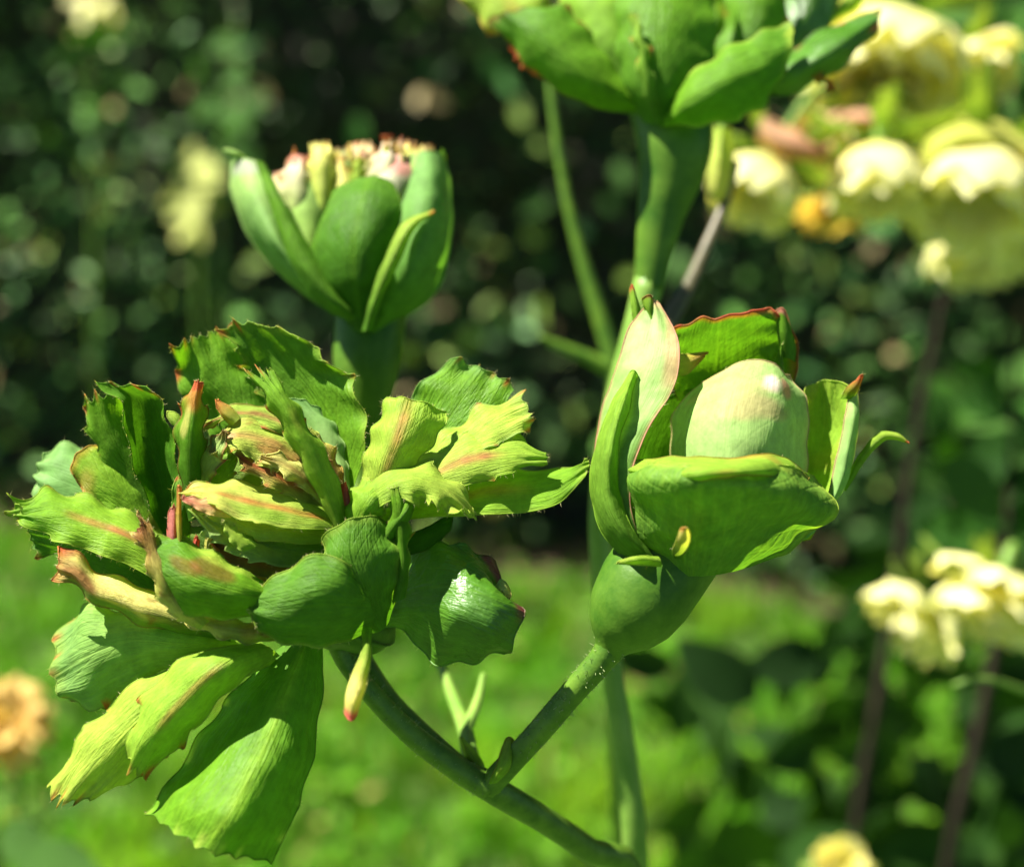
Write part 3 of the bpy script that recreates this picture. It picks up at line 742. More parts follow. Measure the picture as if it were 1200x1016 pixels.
a([(408,600,-2),(440,560,-1),(482,543,0),(525,558,-1),(554,594,-2)], [(412,606,-3),(445,572,-4),(482,560,-4),(520,572,-4),(548,598,-3)], [(420,612,-3),(455,588,-5),(482,582,-5),(510,586,-5),(535,600,-4)],
  base=LM, tip=YG, edge=YG, edgea=.5, teeth=8, tamp=1.5, tv=(.45,1), tends=3, tendamp=1.4, tred=YG, wrinkle=.4, ruffle=.4)
a([(395,640,0),(402,600,-1),(412,575,-1),(430,562,0)], [(410,642,-3),(420,605,-5),(432,582,-5),(445,570,-3)], [(430,640,-1),(442,612,-3),(452,595,-3),(460,580,-2)], base=MD, tip=LM, edge=YG, edgea=.4)
a([(440,640,-3),(455,610,-4),(470,590,-4),(480,575,-3)], [(445,645,-4),(460,618,-6),(476,598,-6),(484,580,-4)], [(452,650,-3),(468,625,-4),(482,606,-4),(487,584,-3)], base=GR, tip=MD, nv=30, nu=12)
a([(470,630,2),(500,618,3),(530,600,4)], [(470,640,0),(505,628,1),(530,612,3)], [(470,652,1),(505,642,2),(528,622,3)], base=DK, tip=DK, nv=28, nu=12, hairs=10)
# narrow sepals rising behind the cup
a([(458,705,-3),(462,660,-4),(458,610,-4),(455,575,-3)], [(466,705,-5),(472,660,-6),(468,610,-6),(462,572,-5)], [(475,700,-3),(480,660,-4),(478,610,-4),(470,570,-3)], name="sepal", base=GR, tip=MD, edge=YG, edgea=.4, teeth=3, tamp=.7)
# dark lower right petal with purple rolled margin
a([(440,735,4),(472,738,3),(505,774,1),(548,776,0),(590,768,1)], [(445,722,3),(490,715,-1),(530,725,-5),(572,742,-6),(600,752,-3)],
  [(450,705,3),(495,688,0),(540,690,-4),(580,702,-5),(612,718,-2)], [(455,688,4),(490,650,3),(520,640,1),(562,662,0),(590,692,0)],
  [(458,672,6),(485,640,6),(510,632,5),(550,642,5),(578,656,4)],
  base=GR, tip=DK, edge=GR, edgea=.2, mat=M_GLOSS, spots=((.85,1.0,.5,.17,PUR,.95),(.1,1.03,.35,.13,PUR,.95)), nv=84, nu=30, wrinkle=.3, ruffle=.3, hairs=110, tends=2, tendamp=.6, tred=PUR, label="petal with purple rolled margin")
a([(578,690,0),(582,695,-1),(590,702,0)], [(582,684,-1),(590,690,-2),(598,700,-1)], [(586,678,0),(592,682,0),(597,690,0)], base=PL, tip=CR, nv=16, nu=10, hairs=0)
# hip, stem and the drooping sepal tip
tube("hip", [(440,690,6,2.0),(425,705,7,6.5),(412,722,8,8.0),(402,742,8,6.5),(395,755,8,3.0),(394,760,8,1.9)], M_HIP, FA, seg=20)
o, c, r, tg = tube("stem", [(397,752,8,2.0),(408,775,8,1.8),(432,808,8,1.7),(480,858,9,1.75),(535,900,10,1.95),(572,922,11,2.3)], M_STEM, FA, n=60, bumpy=.10)
stem_hairs(FA, c, r, tg, 160, L=.5, w=.05)
a([(424,735,-4),(423,765,-10),(413,790,-14),(405,815,-16),(404,835,-16)], [(430,735,-6),(429,768,-12),(421,792,-16),(416,818,-18),(411,844,-17)], [(436,735,-4),(435,768,-10),(431,792,-14),(428,808,-16),(418,838,-16)],
  name="sepal", base=MD, tip=CR, spots=((0,1.0,1.6,.1,(.6,.1,.1),.95),(0,.75,1.4,.2,CR,.6)), nv=30, nu=14, label="drooping sepal with yellow blade and pink tip")

# ================================================================== FLOWER B: round bud on the right
FB = empty("rose_bud", P(715, 765, 2), "plump round green rosebud with pale pink-blushed heart beside the open bloom", "flower bud")
def b(*rails, **kw):
    kw.setdefault("hairs", 30)
    return sheet(kw.pop("name", "petal"), rails, FB, **kw)
tube("hip", [(712,768,2,1.9),(716,758,2,2.6),(724,742,2,5.0),(737,720,2,6.7),(756,692,2,7.5),(776,664,3,7.6),(796,636,4,7.4),(806,620,5,5)], M_HIP, FB, seg=28, n=60, bumpy=.03)
o, c, r, tg = tube("stem", [(718,752,2,2.6),(708,768,2,2.15),(680,802,3,1.95),(645,842,5,1.9),(605,888,8,1.9),(572,922,11,2.1)], M_STEM, FB, n=60, bumpy=.12)
stem_hairs(FB, c, r, tg, 260, L=.45, w=.06, hi=.7)
# inner heart: three wrapped petals
b([(800,600,12),(788,560,12),(786,510,12),(792,480,11),(818,456,10)],
  [(815,605,2),(805,560,1),(805,510,1),(814,472,3),(846,434,7)],
  [(850,610,-4),(850,560,-5),(852,505,-4),(862,455,0),(879,421,5)],
  [(895,608,-2),(902,560,-3),(910,505,-2),(914,457,1),(908,427,6)],
  [(925,600,8),(944,555,8),(947,500,8),(946,470,8),(930,444,9)],
  base=PL, tip=PL, mat=M_PALE, edge=PINK, edgea=.35, edgew=.08, nu=34, nv=60, wrinkle=.4, ruffle=.15, groove=0,
  spots=((.42,.80,.15,.09,(.70,.56,.50),.95),(.62,.80,.14,.10,PINK,.75),(.2,.62,.5,.10,PINK,.35),(-.1,.75,.7,.07,PINK,.25)), label="pale heart petal with white and pink blister")
b([(800,600,13),(792,540,14),(800,490,14),(815,462,13)], [(850,600,12),(855,540,10),(860,480,9),(862,440,9)], [(925,600,11),(940,540,11),(940,480,11),(925,440,11)], base=PL, tip=PL, mat=M_PALE, hairs=0, edge=PINK, edgea=.3)
# shaded inner petals that close the cup behind the heart
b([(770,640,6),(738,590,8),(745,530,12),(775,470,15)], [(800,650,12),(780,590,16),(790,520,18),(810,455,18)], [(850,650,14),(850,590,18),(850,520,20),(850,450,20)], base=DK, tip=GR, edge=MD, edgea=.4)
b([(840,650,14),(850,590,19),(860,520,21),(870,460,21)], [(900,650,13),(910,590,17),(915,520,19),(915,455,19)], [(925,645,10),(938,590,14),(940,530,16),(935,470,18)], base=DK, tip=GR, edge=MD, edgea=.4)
# left outer petal
b([(765,672,3),(712,625,3),(694,560,5),(702,490,6),(728,410,8),(748,374,9),(760,356,9)],
  [(772,668,-3),(728,610,-3),(716,550,-2),(730,490,1),(756,420,4),(766,376,7),(764,354,9)],
  [(778,665,0),(746,622,-4),(738,565,-4),(756,510,-2),(788,455,0),(796,410,3),(785,376,7),(768,357,9)],
  base=GR, tip=PL, mat=M_PALE, edge=PINK, edgea=.6, edgew=.12, nu=26, nv=80, spots=((-.2,.82,.9,.14,(.50,.50,.30),.5),(.85,.78,.35,.2,PINK,.45),(0,.6,.9,.2,PL,.7)), wrinkle=.7, ruffle=.2)
b([(770,672,-1),(718,642,-1),(693,590,1),(696,535,2),(718,470,3),(738,436,4)], [(775,668,-4),(732,630,-7),(710,585,-6),(711,530,-5),(728,470,-2),(743,434,2)], [(778,662,-2),(745,625,-5),(727,580,-4),(724,530,-3),(738,480,0),(748,440,3)],
  name="sepal", base=GR, tip=LM, edge=LM, edgea=.35, nv=70)
b([(758,380,9),(755,362,8),(752,350,8)], [(764,376,7),(762,360,7),(762,346,8)], [(772,378,9),(768,364,9),(764,352,9)], name="sepal", base=MD, tip=LM, nv=20, nu=10, spots=((0,1,1.5,.15,BRN,.9),))
b([(744,400,11),(741,370,11),(738,340,12)], [(748,400,10),(746,368,10),(741,333,12)], [(754,398,11),(751,372,11),(744,342,12)], name="sepal", base=MD, tip=LM, nv=26, nu=10, spots=((0,1,1.5,.12,RED,.9),))
# back petal with red rim
b([(795,470,16),(784,440,15),(786,408,13),(790,386,11)], [(840,470,18),(840,430,18),(842,400,14),(846,372,9)], [(925,470,14),(934,430,14),(932,395,13),(905,362,11)],
  base=MD, tip=GR, edge=(.36,.08,.04), edgew=.13, edgea=.95, nu=30, rim=.2, wrinkle=.45, tends=4, tendamp=1.0, ruffle=.4)
b([(790,440,11),(805,437,11),(826,420,12)], [(790,428,10),(808,424,10),(828,415,11)], [(790,415,11),(808,414,11),(830,411,12)], base=YG, tip=ORG, blot=RED, blota=.5, nv=20, nu=10, hairs=0)
b([(895,440,14),(905,425,13),(914,408,12)], [(905,445,12),(912,428,11),(916,404,11)], [(918,445,13),(918,430,12),(918,412,12)], base=GR, tip=MD, nv=20, nu=10)
b([(916,420,13),(912,392,12),(908,365,12)], [(924,420,12),(922,395,11),(919,362,11)], [(932,425,14),(932,400,13),(926,378,13)], base=GR, tip=MD, nv=28, nu=12, spots=((0,1,1.5,.14,PINK,.9),))
# right petal: yellow-green inside, pale outside fold
b([(905,630,10),(930,560,11),(938,500,12),(944,458,12)], [(925,635,13),(952,560,15),(966,500,15),(966,446,14)], [(950,632,10),(982,570,10),(996,510,10),(996,452,11)],
  base=LM, tip=LM, edge=YG, edgea=.4, nu=26, blot=ORG, blota=.15, wrinkle=.35, ruffle=.4)
b([(935,635,6),(968,585,6),(982,530,7),(992,480,8),(996,455,9)], [(950,628,5),(983,578,5),(996,530,6),(1003,488,7),(1000,456,9)], [(960,615,9),(992,565,10),(1005,515,10),(1006,480,10),(1004,455,10)],
  base=BL, tip=PL, mat=M_PALE, edge=PINK, edgea=.35, nv=60)
b([(985,468,9),(992,455,8),(1004,446,8)], [(994,468,8),(1000,456,7),(1010,439,8)], [(1002,468,9),(1005,458,9),(1011,442,9)], base=MD, tip=RED, nv=24, nu=12)
b([(985,572,9),(1006,536,9),(1030,508,9),(1050,508,9),(1065,518,9)], [(988,574,8),(1011,535,8),(1034,512,8),(1050,512,8),(1065,519,8.5)], [(991,576,9),(1015,537,9),(1036,516,9),(1050,515,9),(1065,520,9)],
  name="sepal", base=MD, tip=YG, spots=((0,1,1.5,.06,RED,.95),), nv=50, nu=8, hairs=6, label="thin curling sepal tip")
# front cup petal with rolled pale lip
b([(770,668,0),(742,640,0),(727,595,0),(725,560,1),(732,540,2)],
  [(785,674,-2),(770,640,-6),(760,600,-9),(757,565,-11),(772,545,-10)],
  [(812,676,-4),(815,640,-9),(818,600,-14),(820,565,-17),(830,548,-15)],
  [(850,672,-3),(880,640,-7),(912,600,-10),(918,570,-12),(905,546,-10)],
  [(880,664,-1),(925,645,-1),(958,622,0),(974,600,1),(972,580,2),(952,560,3)],
  mat=M_VEINY, base=(.088,.205,.026), tip=(.12,.26,.03), edge=YG, edgea=.5, edgew=.14, nu=34, nv=70, wrinkle=.8, ruffle=.8, ruff_n=2.2, hairs=60)
b([(726,552,0),(775,564,-11),(830,562,-17),(880,557,-15),(915,560,-10),(945,566,-1)], [(725,548,-1),(775,552,-12),(830,549,-17),(880,544,-14),(915,546,-9),(947,563,-2)], [(728,543,3),(775,536,-6),(830,538,-9),(880,534,-7),(918,537,-3),(948,560,0)],
  base=LM, tip=LM, edge=BRN, edgea=.45, edgew=.25, nv=60, nu=16, blot=ORG, blota=.3, ruffle=.2, wrinkle=.6, label="rolled pale lip of the front petal")
b([(790,655,-6),(790,645,-9),(793,632,-13),(798,620,-15)], [(794,655,-6),(797,645,-11),(801,632,-15),(804,618,-17)], [(798,655,-6),(803,645,-9),(809,634,-13),(808,624,-15)], name="sepal", base=GR, tip=CR, spots=((-.5,1,.8,.12,ORG,.8),), nv=34, nu=10, hairs=6)
b([(775,664,-5),(750,662,-7),(724,660,-8)], [(775,658,-6),(748,655,-9),(723,660,-8)], [(772,652,-5),(748,651,-7),(724,658,-8)], name="sepal", base=LM, tip=YG, nv=26, nu=8, hairs=6)

# ================================================================== FLOWER C: half-open bud behind, upper left
FC = empty("rose_bud", P(428, 490, 50), "half-open cup-shaped green rosebud with pinkish fringed top, standing above the frilly bloom", "flower bud")
def cc_(*rails, **kw):
    kw.setdefault("hairs", 0); kw.setdefault("nv", 44); kw.setdefault("nu", 18)
    rails = [[(x, y, d + 50) for x, y, d in r] for r in rails]
    return sheet(kw.pop("name", "petal"), rails, FC, **kw)
tube("hip", [(437,355,54,6.9),(433,385,51,6.7),(430,420,50,6.4),(428,455,50,5.6),(426,490,50,4.2),(425,520,50,2.7)], M_HIP, FC, seg=24)
tube("stem", [(425,512,50,2.9),(420,560,49,2.4),(412,640,42,2.1),(410,740,24,2.0),(450,815,17,1.9),(515,880,13,1.9),(565,918,12,1.7)], M_STEM, FC, n=70)
cc_([(420,385,3),(355,345,4),(300,290,6),(272,230,8),(272,190,9)], [(430,385,-2),(362,335,-6),(315,280,-5),(288,225,-1),(284,186,4)], [(440,382,-3),(370,330,-6),(330,280,-5),(318,230,-2),(302,190,3)], base=GR, tip=PL, mat=M_PALE, spots=((0,.95,1.2,.06,(.3,.2,.35),.5),(0,.55,1,.3,BL,.5)), edge=PL, edgea=.3)
cc_([(420,382,-7),(378,360,-9),(345,315,-9),(318,245,-6),(302,192,-2)], [(430,380,-10),(390,352,-13),(355,305,-12),(325,238,-8),(306,190,-3)], [(440,376,-8),(402,350,-10),(368,300,-9),(335,240,-7),(312,195,-2)], name="sepal", base=GR, tip=MD, edge=DK, edgea=.4)
cc_([(290,200,6),(285,190,5),(275,182,5),(262,177,6)], [(294,200,5),(288,188,4),(276,180,4),(262,176,5.5)], [(298,198,6),(291,186,5),(278,178,5),(262,175,6)], name="sepal", base=MD, tip=PL, nv=24, nu=8)
cc_([(400,370,6),(350,320,4),(328,260,4),(335,190,7)], [(410,370,0),(368,310,-5),(352,250,-4),(348,182,2)], [(425,370,2),(400,310,1),(392,250,1),(372,192,5)], base=LM, tip=PL, mat=M_PALE, edge=PINK, edgea=.5, spots=((0,1,1.2,.12,PINK,.7),))
cc_([(425,360,4),(398,300,3),(385,240,3),(382,195,5)], [(430,360,1),(410,290,-2),(402,230,-2),(398,185,3)], [(440,360,3),(430,290,2),(425,230,3),(415,198,6)], base=YG, tip=CR, mat=M_PALE, edge=ORG, edgea=.5, tends=4, tendamp=1.5)
cc_([(418,390,-6),(372,340,-8),(363,300,-8),(384,240,-6),(390,225,-4)], [(426,390,-10),(415,330,-15),(416,280,-15),(425,230,-11),(432,207,-6)], [(436,388,-8),(446,335,-11),(458,290,-11),(470,250,-9),(462,218,-5)],
    base=DK, tip=GR, midc=MD, mida=.4, edge=MD, edgea=.4, nu=24, nv=56, tends=4, tendamp=.5, tred=GR, label="broad dark front petal")
cc_([(430,390,-4),(440,330,-8),(462,270,-9),(480,215,-6),(492,178,-1)], [(440,390,-6),(480,335,-12),(505,275,-12),(512,215,-7),(508,178,0)], [(452,384,2),(505,350,3),(530,280,4),(528,215,5),(520,182,7)],
    base=GR, tip=BL, edge=BL, edgea=.4, nu=24, mat=M_PALE)
cc_([(424,388,-11),(434,345,-14),(452,300,-15),(472,262,-14),(508,246,-12)], [(430,388,-13),(442,345,-17),(460,302,-18),(480,266,-17),(509,248,-13)], [(436,386,-11),(450,345,-15),(470,302,-16),(490,262,-14),(510,250,-12)], name="sepal", base=GR, tip=YG, spots=((0,1,1.4,.06,ORG,.9),), edge=MD, edgea=.4, nu=12)
cc_([(440,330,3),(430,260,2),(428,215,2),(440,185,5)], [(455,330,-2),(455,260,-4),(458,210,-4),(462,182,1)], [(470,330,2),(490,260,1),(494,215,1),(488,186,4)], base=PL, tip=(.70,.62,.5), mat=M_PALE, spots=((.3,.88,.7,.16,PINK,.8),))
cc_([(500,300,9),(508,230,9),(514,180,9)], [(510,300,7),(517,230,6),(519,176,7)], [(518,300,9),(525,230,8),(523,182,9)], base=GR, tip=MD, teeth=3, tamp=.8, tends=2)
rr = np.random.RandomState(5)
for k in range(30):
    x0 = rr.uniform(405, 492); y0 = 225; x1 = x0 + rr.uniform(-16, 16); y1 = rr.uniform(160, 192) + abs(x1 - 458) * .35; d = rr.uniform(-1, 12); w = rr.uniform(5, 9)
    cc_([(x0-w,y0,d+1),(x1-w,(y0+y1)/2,d+1),(x1-w*.7,y1+5,d+1)], [(x0,y0,d-1),(x1,(y0+y1)/2,d-1.2),(x1,y1,d)], [(x0+w,y0,d+1),(x1+w,(y0+y1)/2,d+1),(x1+w*.7,y1+5,d+1)], name="inner_petal",
        base=LM, tip=[(.72,.58,.36), CR, YG, (.66,.42,.36), ORG][k % 5], nv=22, nu=12, tends=3, tendamp=1.5, wrinkle=.6, edge=[ORG, STK, CR][k % 3], edgea=.5, ruffle=.4)
for k, x in enumerate((326, 350, 378, 402, 428, 452, 474, 490)):
    y = 166 + .0020 * (x - 452) ** 2 + rr.uniform(-6, 9); w = rr.uniform(17, 24); d = rr.uniform(-1, 7) + (3 if 380 < x < 440 else 0)
    cc_([(x-w*.8,290,d+2),(x-w*1.1,240,d+2),(x-w,y+24,d+2),(x-w*.5,y+4,d+3)], [(x,290,d-2),(x,240,d-4),(x,y+18,d-3),(x+2,y-2,d+1)], [(x+w*.8,290,d+2),(x+w*1.1,240,d+2),(x+w,y+24,d+2),(x+w*.5,y+3,d+3)],
        name="inner_petal", base=LM, tip=[(.62,.52,.30), (.66,.50,.42), CR, PL][k % 4], mat=M_PALE, edge=[PINK, ORG, CR][k % 3], edgea=.5, edgew=.25, tends=6, tendamp=1.6, nv=30, nu=20, ruffle=.6, wrinkle=.7)
for (x, y, w) in ((395,200,9),(410,190,8),(420,205,9),(345,195,6),(372,205,6)):
    cc_([(x-w,y+40,6),(x-w,y+15,5),(x-w*.4,y-12,7)], [(x,y+40,4),(x,y+15,3),(x,y-20,6)], [(x+w,y+40,6),(x+w,y+15,5),(x+w*.4,y-12,7)], name="inner_petal", base=YG, tip=ORG if x < 380 else CR, nv=18, nu=10, tends=2, tendamp=1.0)

# ================================================================== FLOWER D: big bloom cut by the top of the frame
FD = empty("rose_bloom", P(780, 230, 58), "large upright green bloom with glossy curled petals, highest of the roses, on a thick stem", "flower")
def dd(*rails, **kw):
    kw.setdefault("hairs", 0); kw.setdefault("nv", 48); kw.setdefault("nu", 20)
    kw["ruffle"] = kw.get("ruffle", 0) + .45; kw.setdefault("teeth", 6); kw.setdefault("tamp", .9); kw.setdefault("tv", (.5, 1)); kw.setdefault("tends", 2)
    rails = [[(x, y, d + 58) for x, y, d in r] for r in rails]
    return sheet(kw.pop("name", "petal"), rails, FD, **kw)
tube("hip", [(778,110,60,7.5),(788,145,59,7.7),(790,175,58,7.3),(785,210,58,6.1),(775,250,58,4.7),(766,300,58,3.5),(760,340,58,2.8)], M_HIP, FD, seg=24)
_p = [(*P(*q[:3]), q[3]) for q in ((762,325,58,3.0),(748,380,58,2.8),(720,480,58,2.3),(703,590,58,2.1),(706,680,58,2.1),(718,790,60,2.2),(736,910,62,2.4),(745,1010,66,2.6))]
_p += [(*q, r_) for q, r_ in zip(ground_drop(748, 1060, 68, lean=(0.03, 0.06)), (3.0, 3.6, 4.2))]
tube("stem", _p, M_STEM_PALE, FD, n=110, world=True)
dd([(755,135,-2),(690,125,-4),(640,95,-4),(605,60,-2),(580,25,0)], [(758,130,-5),(700,95,-9),(660,60,-9),(630,30,-7),(600,14,-3)], [(762,125,-2),(725,80,-3),(690,40,-3),(665,10,-2),(640,8,0)], base=MD, tip=GR, edge=BRN, edgea=.35, edgew=.08, teeth=7, tamp=.9, tv=(.5,1), nu=26, tred=BRN)
dd([(745,140,2),(700,100,2),(668,50,3),(655,-30,5)], [(758,140,-2),(725,95,-4),(708,40,-4),(700,-35,0)], [(770,138,0),(762,90,0),(758,40,0),(750,-40,3)], base=GR, tip=LM, mat=M_PALE)
dd([(755,145,-4),(728,100,-5),(722,40,-4),(728,-45,0)], [(778,147,-8),(772,100,-11),(772,40,-10),(775,-45,-3)], [(800,143,-4),(830,95,-5),(838,35,-4),(835,-45,1)], base=GR, tip=MD, nu=26)
dd([(770,145,-10),(755,110,-12),(746,60,-12),(740,22,-10)], [(774,145,-11),(760,108,-14),(752,58,-14),(744,18,-11)], [(778,145,-10),(768,108,-13),(758,58,-13),(748,24,-11)], name="sepal", base=GR, tip=LM, nu=10)
dd([(775,150,-6),(786,148,-10),(830,147,-13),(880,132,-13),(905,110,-12)], [(778,140,-8),(800,120,-15),(845,95,-18),(890,80,-17),(925,65,-14)], [(782,130,-6),(805,90,-9),(850,58,-11),(885,42,-11),(925,28,-9)],
   base=MD, tip=GR, edge=YG, edgea=.6, edgew=.12, nu=28, nv=60, teeth=4, tamp=.8, tv=(.5,1), tends=3, tendamp=.5, tred=YG, wrinkle=.3, label="broad front petal with paler ruffled edge")
dd([(800,140,2),(870,118,0),(930,108,-2),(985,80,-3),(1022,42,-2)], [(800,130,-1),(870,100,-6),(930,82,-9),(985,50,-9),(1028,22,-5)], [(800,120,2),(870,85,3),(925,60,3),(980,28,2),(1030,12,0)], base=GR, tip=DK, mat=M_GLOSS, nu=26, label="glossy rolled petal")
dd([(905,112,-3),(935,98,-5),(958,94,-6),(972,104,-6)], [(905,108,-4),(936,93,-7),(960,89,-7),(976,104,-6.5)], [(905,104,-3),(936,89,-6),(962,85,-6),(980,103,-6)], name="sepal", base=GR, tip=ORG, nv=26, nu=8)
dd([(700,110,8),(630,60,10),(570,30,12),(535,-10,14)], [(700,100,6),(640,40,7),(590,5,9),(560,-30,13)], [(700,90,8),(660,20,10),(620,-20,12),(600,-50,14)], base=LM, tip=YG, edge=ORG, edgea=.5, blot=ORG, blota=.3, ruffle=.6, tends=4)
dd([(640,95,6),(612,78,7),(600,60,8)], [(645,88,4),(618,68,5),(604,50,7)], [(650,80,6),(624,60,7),(610,45,8)], base=ORG, tip=RED, nv=20, nu=10)
dd([(790,140,4),(830,80,5),(850,20,6),(850,-50,8)], [(800,140,1),(858,75,1),(890,10,2),(885,-55,5)], [(812,138,3),(885,75,5),(920,20,6),(915,-50,8)], base=GR, tip=MD, nu=22)
dd([(800,135,10),(880,70,12),(915,10,14),(925,-60,16)], [(805,132,8),(900,70,8),(942,10,9),(955,-60,12)], [(815,130,10),(930,75,12),(975,25,13),(985,-55,15)], base=DK, tip=GR, mat=M_GLOSS)
dd([(730,130,9),(690,60,10),(680,0,12),(690,-70,14)], [(760,130,6),(770,50,6),(775,-10,8),(775,-80,11)], [(800,130,9),(840,50,10),(860,-10,12),(860,-80,14)], base=MD, tip=LM)
dd([(820,120,12),(930,60,16),(990,20,18),(1040,-30,20)], [(820,112,11),(940,45,13),(1000,0,14),(1050,-45,18)], [(820,105,12),(945,30,15),(1005,-15,17),(1055,-60,20)], base=LM, tip=YG)

# ================================================================== thin twigs behind
TW = empty("rose_twig", P(718, 440, 140), "thin pale forked leafless twig beside the thick stem behind the round bud", "twig")
def W(l): return [(*P(x, y, d), r) for x, y, d, r in l]
tube("stem", W([(640,20,140,1.0),(646,110,140,1.1),(655,180,140,1.2),(668,250,140,1.4),(690,330,140,1.9),(712,400,140,2.3),(722,450,140,2.4),(720,560,140,2.3),(712,700,140,2.2)]) +
     [(*q, 3.2) for q in ground_drop(716, 800, 145, lean=(0.05, 0.15))], M_STEM, TW, n=90, world=True)
tube("side_shoot", W([(632,394,137,0.6),(655,405,138,1.2),(690,420,139,1.7),(718,434,140,2.2)]), M_STEM, TW, n=24, world=True)
TW2 = empty("rose_twig", P(790, 372, 80), "slender brownish twig slanting down from the yellow roses behind the round bud", "twig")
tube("stem", W([(862,190,100,1.0),(850,235,98,1.2),(828,290,94,1.5),(805,340,88,1.7),(780,385,82,2.0),(758,450,74,2.0),(722,560,66,2.1),(708,640,59,1.8)]), stem_material("brownish_twig", (.05, .05, .02), (.11, .09, .045)), TW2, n=60, world=True)
TW3 = empty("rose_twig", P(560, 900, 30), "short forked stub of pale twig rising from the cane joint", "twig")
tube("stem", W([(566,922,13,1.5),(552,890,24,1.6),(545,855,34,1.4),(530,815,44,1.2),(515,775,54,0.8)]), M_STEM_PALE, TW3, n=30, world=True)
tube("side_shoot", W([(545,858,33,1.2),(560,820,40,0.9),(566,790,45,0.5)]), M_STEM_PALE, TW3, n=20, world=True)
CN = empty("rose_cane", P(572, 922, 12), "green cane rising from below to the fork under the frilly bloom and round bud", "cane")
tube("stem", W([(560,912,10.5,1.9),(576,924,11.5,2.5),(600,938,14,2.1),(640,962,19,2.1),(690,996,27,2.2),(740,1034,36,2.4)]) + [(*q, r_) for q, r_ in zip(ground_drop(765, 1060, 42, lean=(0.02, 0.03)), (2.8, 3.4, 4.0))], M_STEM, CN, n=80, world=True)
sheet("bract", [[(572,918,9),(580,900,7),(588,880,8),(594,866,10)], [(578,918,7),(588,900,4),(596,880,6),(598,864,9)], [(586,916,9),(598,902,7),(604,884,8),(602,868,10)]], CN, base=LM, tip=YG, edge=BRN, edgea=.4, nv=26, nu=10, hairs=10)
sheet("bract", [[(560,915,14),(552,900,14),(545,885,15),(540,868,16)], [(566,918,12),(558,896,11),(548,880,13),(540,864,15)], [(572,916,14),(566,896,14),(554,878,15),(541,864,16)]], CN, base=MD, tip=YG, nv=26, nu=10, hairs=10)
YP = empty("flower_bud", P(845, 230, 105), "small pale yellow drooping bud hanging behind the thick stem", "flower bud")
sheet("petal", [[(836,150,100),(828,190,100),(830,225,100),(842,236,100)], [(846,150,94),(842,190,92),(842,225,93),(845,240,98)], [(856,150,100),(860,190,100),(856,222,100),(848,236,100)]], YP, base=YG, tip=CR, mat=M_CREAM, nv=24, nu=12)
sheet("petal", [[(838,150,104),(832,190,106),(836,222,106)], [(848,150,106),(846,190,110),(846,228,107)], [(856,150,104),(858,190,106),(852,222,106)]], YP, base=LM, tip=YG, mat=M_CREAM, nv=24, nu=12)
tube("stem", [(846,156,100,.8),(852,120,100,.8),(862,90,102,.8),(880,60,106,.9)], M_STEM_PALE, YP, n=16)

# ================================================================== the bush of yellow roses, out of focus
def cream_petal_mesh(name, c0, c1, cup=0.55, w=1.0, flare=0.15, seed=0):
    """unit petal: base at the origin, runs up +Z, cupped round the +Z axis at radius about 1"""
    nu, nv = 9, 9; v, f, cols, uv = [], [], [], []
    for i in range(nv):
        t = i / (nv - 1)
        for j in range(nu):
            u = -1 + 2 * j / (nu - 1)
            wd = w * (math.sin(math.pi * (0.12 + 0.72 * t)) ** 0.8)
            r = math.sin(min(t, 0.92) * 1.75) * (1.0) - cup * max(t - 0.55, 0) ** 1.3 + flare * max(t - 0.8, 0) * 3
            r *= 1 + .22 * noise.noise(Vector((u * 2.2, t * 3, seed * 3.1))) * t
            ang = u * wd
            z = 1.25 * t ** 1.1 + 0.10 * math.sin(u * 5 + seed) * t + .12 * noise.noise(Vector((u * 3, t * 2, seed + 5.)))  * t - 0.12 * u * u * t
            v.append((r * math.cos(ang), r * math.sin(ang), z))
            q = t + 0.2 * noise.noise(Vector((u, t * 2, seed)))
            cols.append(np.array(c0) * (1 - q) + np.array(c1) * q); uv.append((u, t))
    for i in range(nv - 1):
        for j in range(nu - 1):
            a_ = i * nu + j; f.append((a_, a_ + 1, a_ + nu + 1, a_ + nu))
    me = bpy.data.meshes.new(name); me.from_pydata(v, [], f); me.polygons.foreach_set("use_smooth", [True] * len(f))
    at = me.color_attributes.new("Col", 'FLOAT_COLOR', 'POINT'); at.data.foreach_set("color", np.array([(*np.clip(c, 0, 1), 1) for c in cols]).ravel())
    ul = me.uv_layers.new(name="UVMap"); li = [l_.vertex_index for l_ in me.loops]; ul.data.foreach_set("uv", np.array(uv)[li].ravel())
    me.materials.append(M_CREAM); return me

Y0, Y1, YO = (0.62, 0.62, 0.10), (0.90, 0.88, 0.46), (0.80, 0.62, 0.09)
PM_OUT = [cream_petal_mesh("petal", Y0, Y1, cup=0.75, w=1.0, flare=0.12, seed=s) for s in (0, 3)] + [cream_petal_mesh("petal", YO, Y1, cup=0.6, w=1.0, flare=.2, seed=5)]
PM_IN = [cream_petal_mesh("petal", Y0, (0.82, 0.78, 0.42), cup=0.9, w=1.1, seed=s) for s in (1, 7)]
PM_DRY = [cream_petal_mesh("petal", (0.40, 0.20, 0.03), (0.76, 0.54, 0.17), cup=0.2, w=0.9, flare=1.0, seed=s) for s in (2, 4)]
PM_GRN = [cream_petal_mesh("sepal", (0.10, 0.22, 0.03), (0.25, 0.36, 0.06), cup=0.1, w=0.4, flare=1.0, seed=6)]

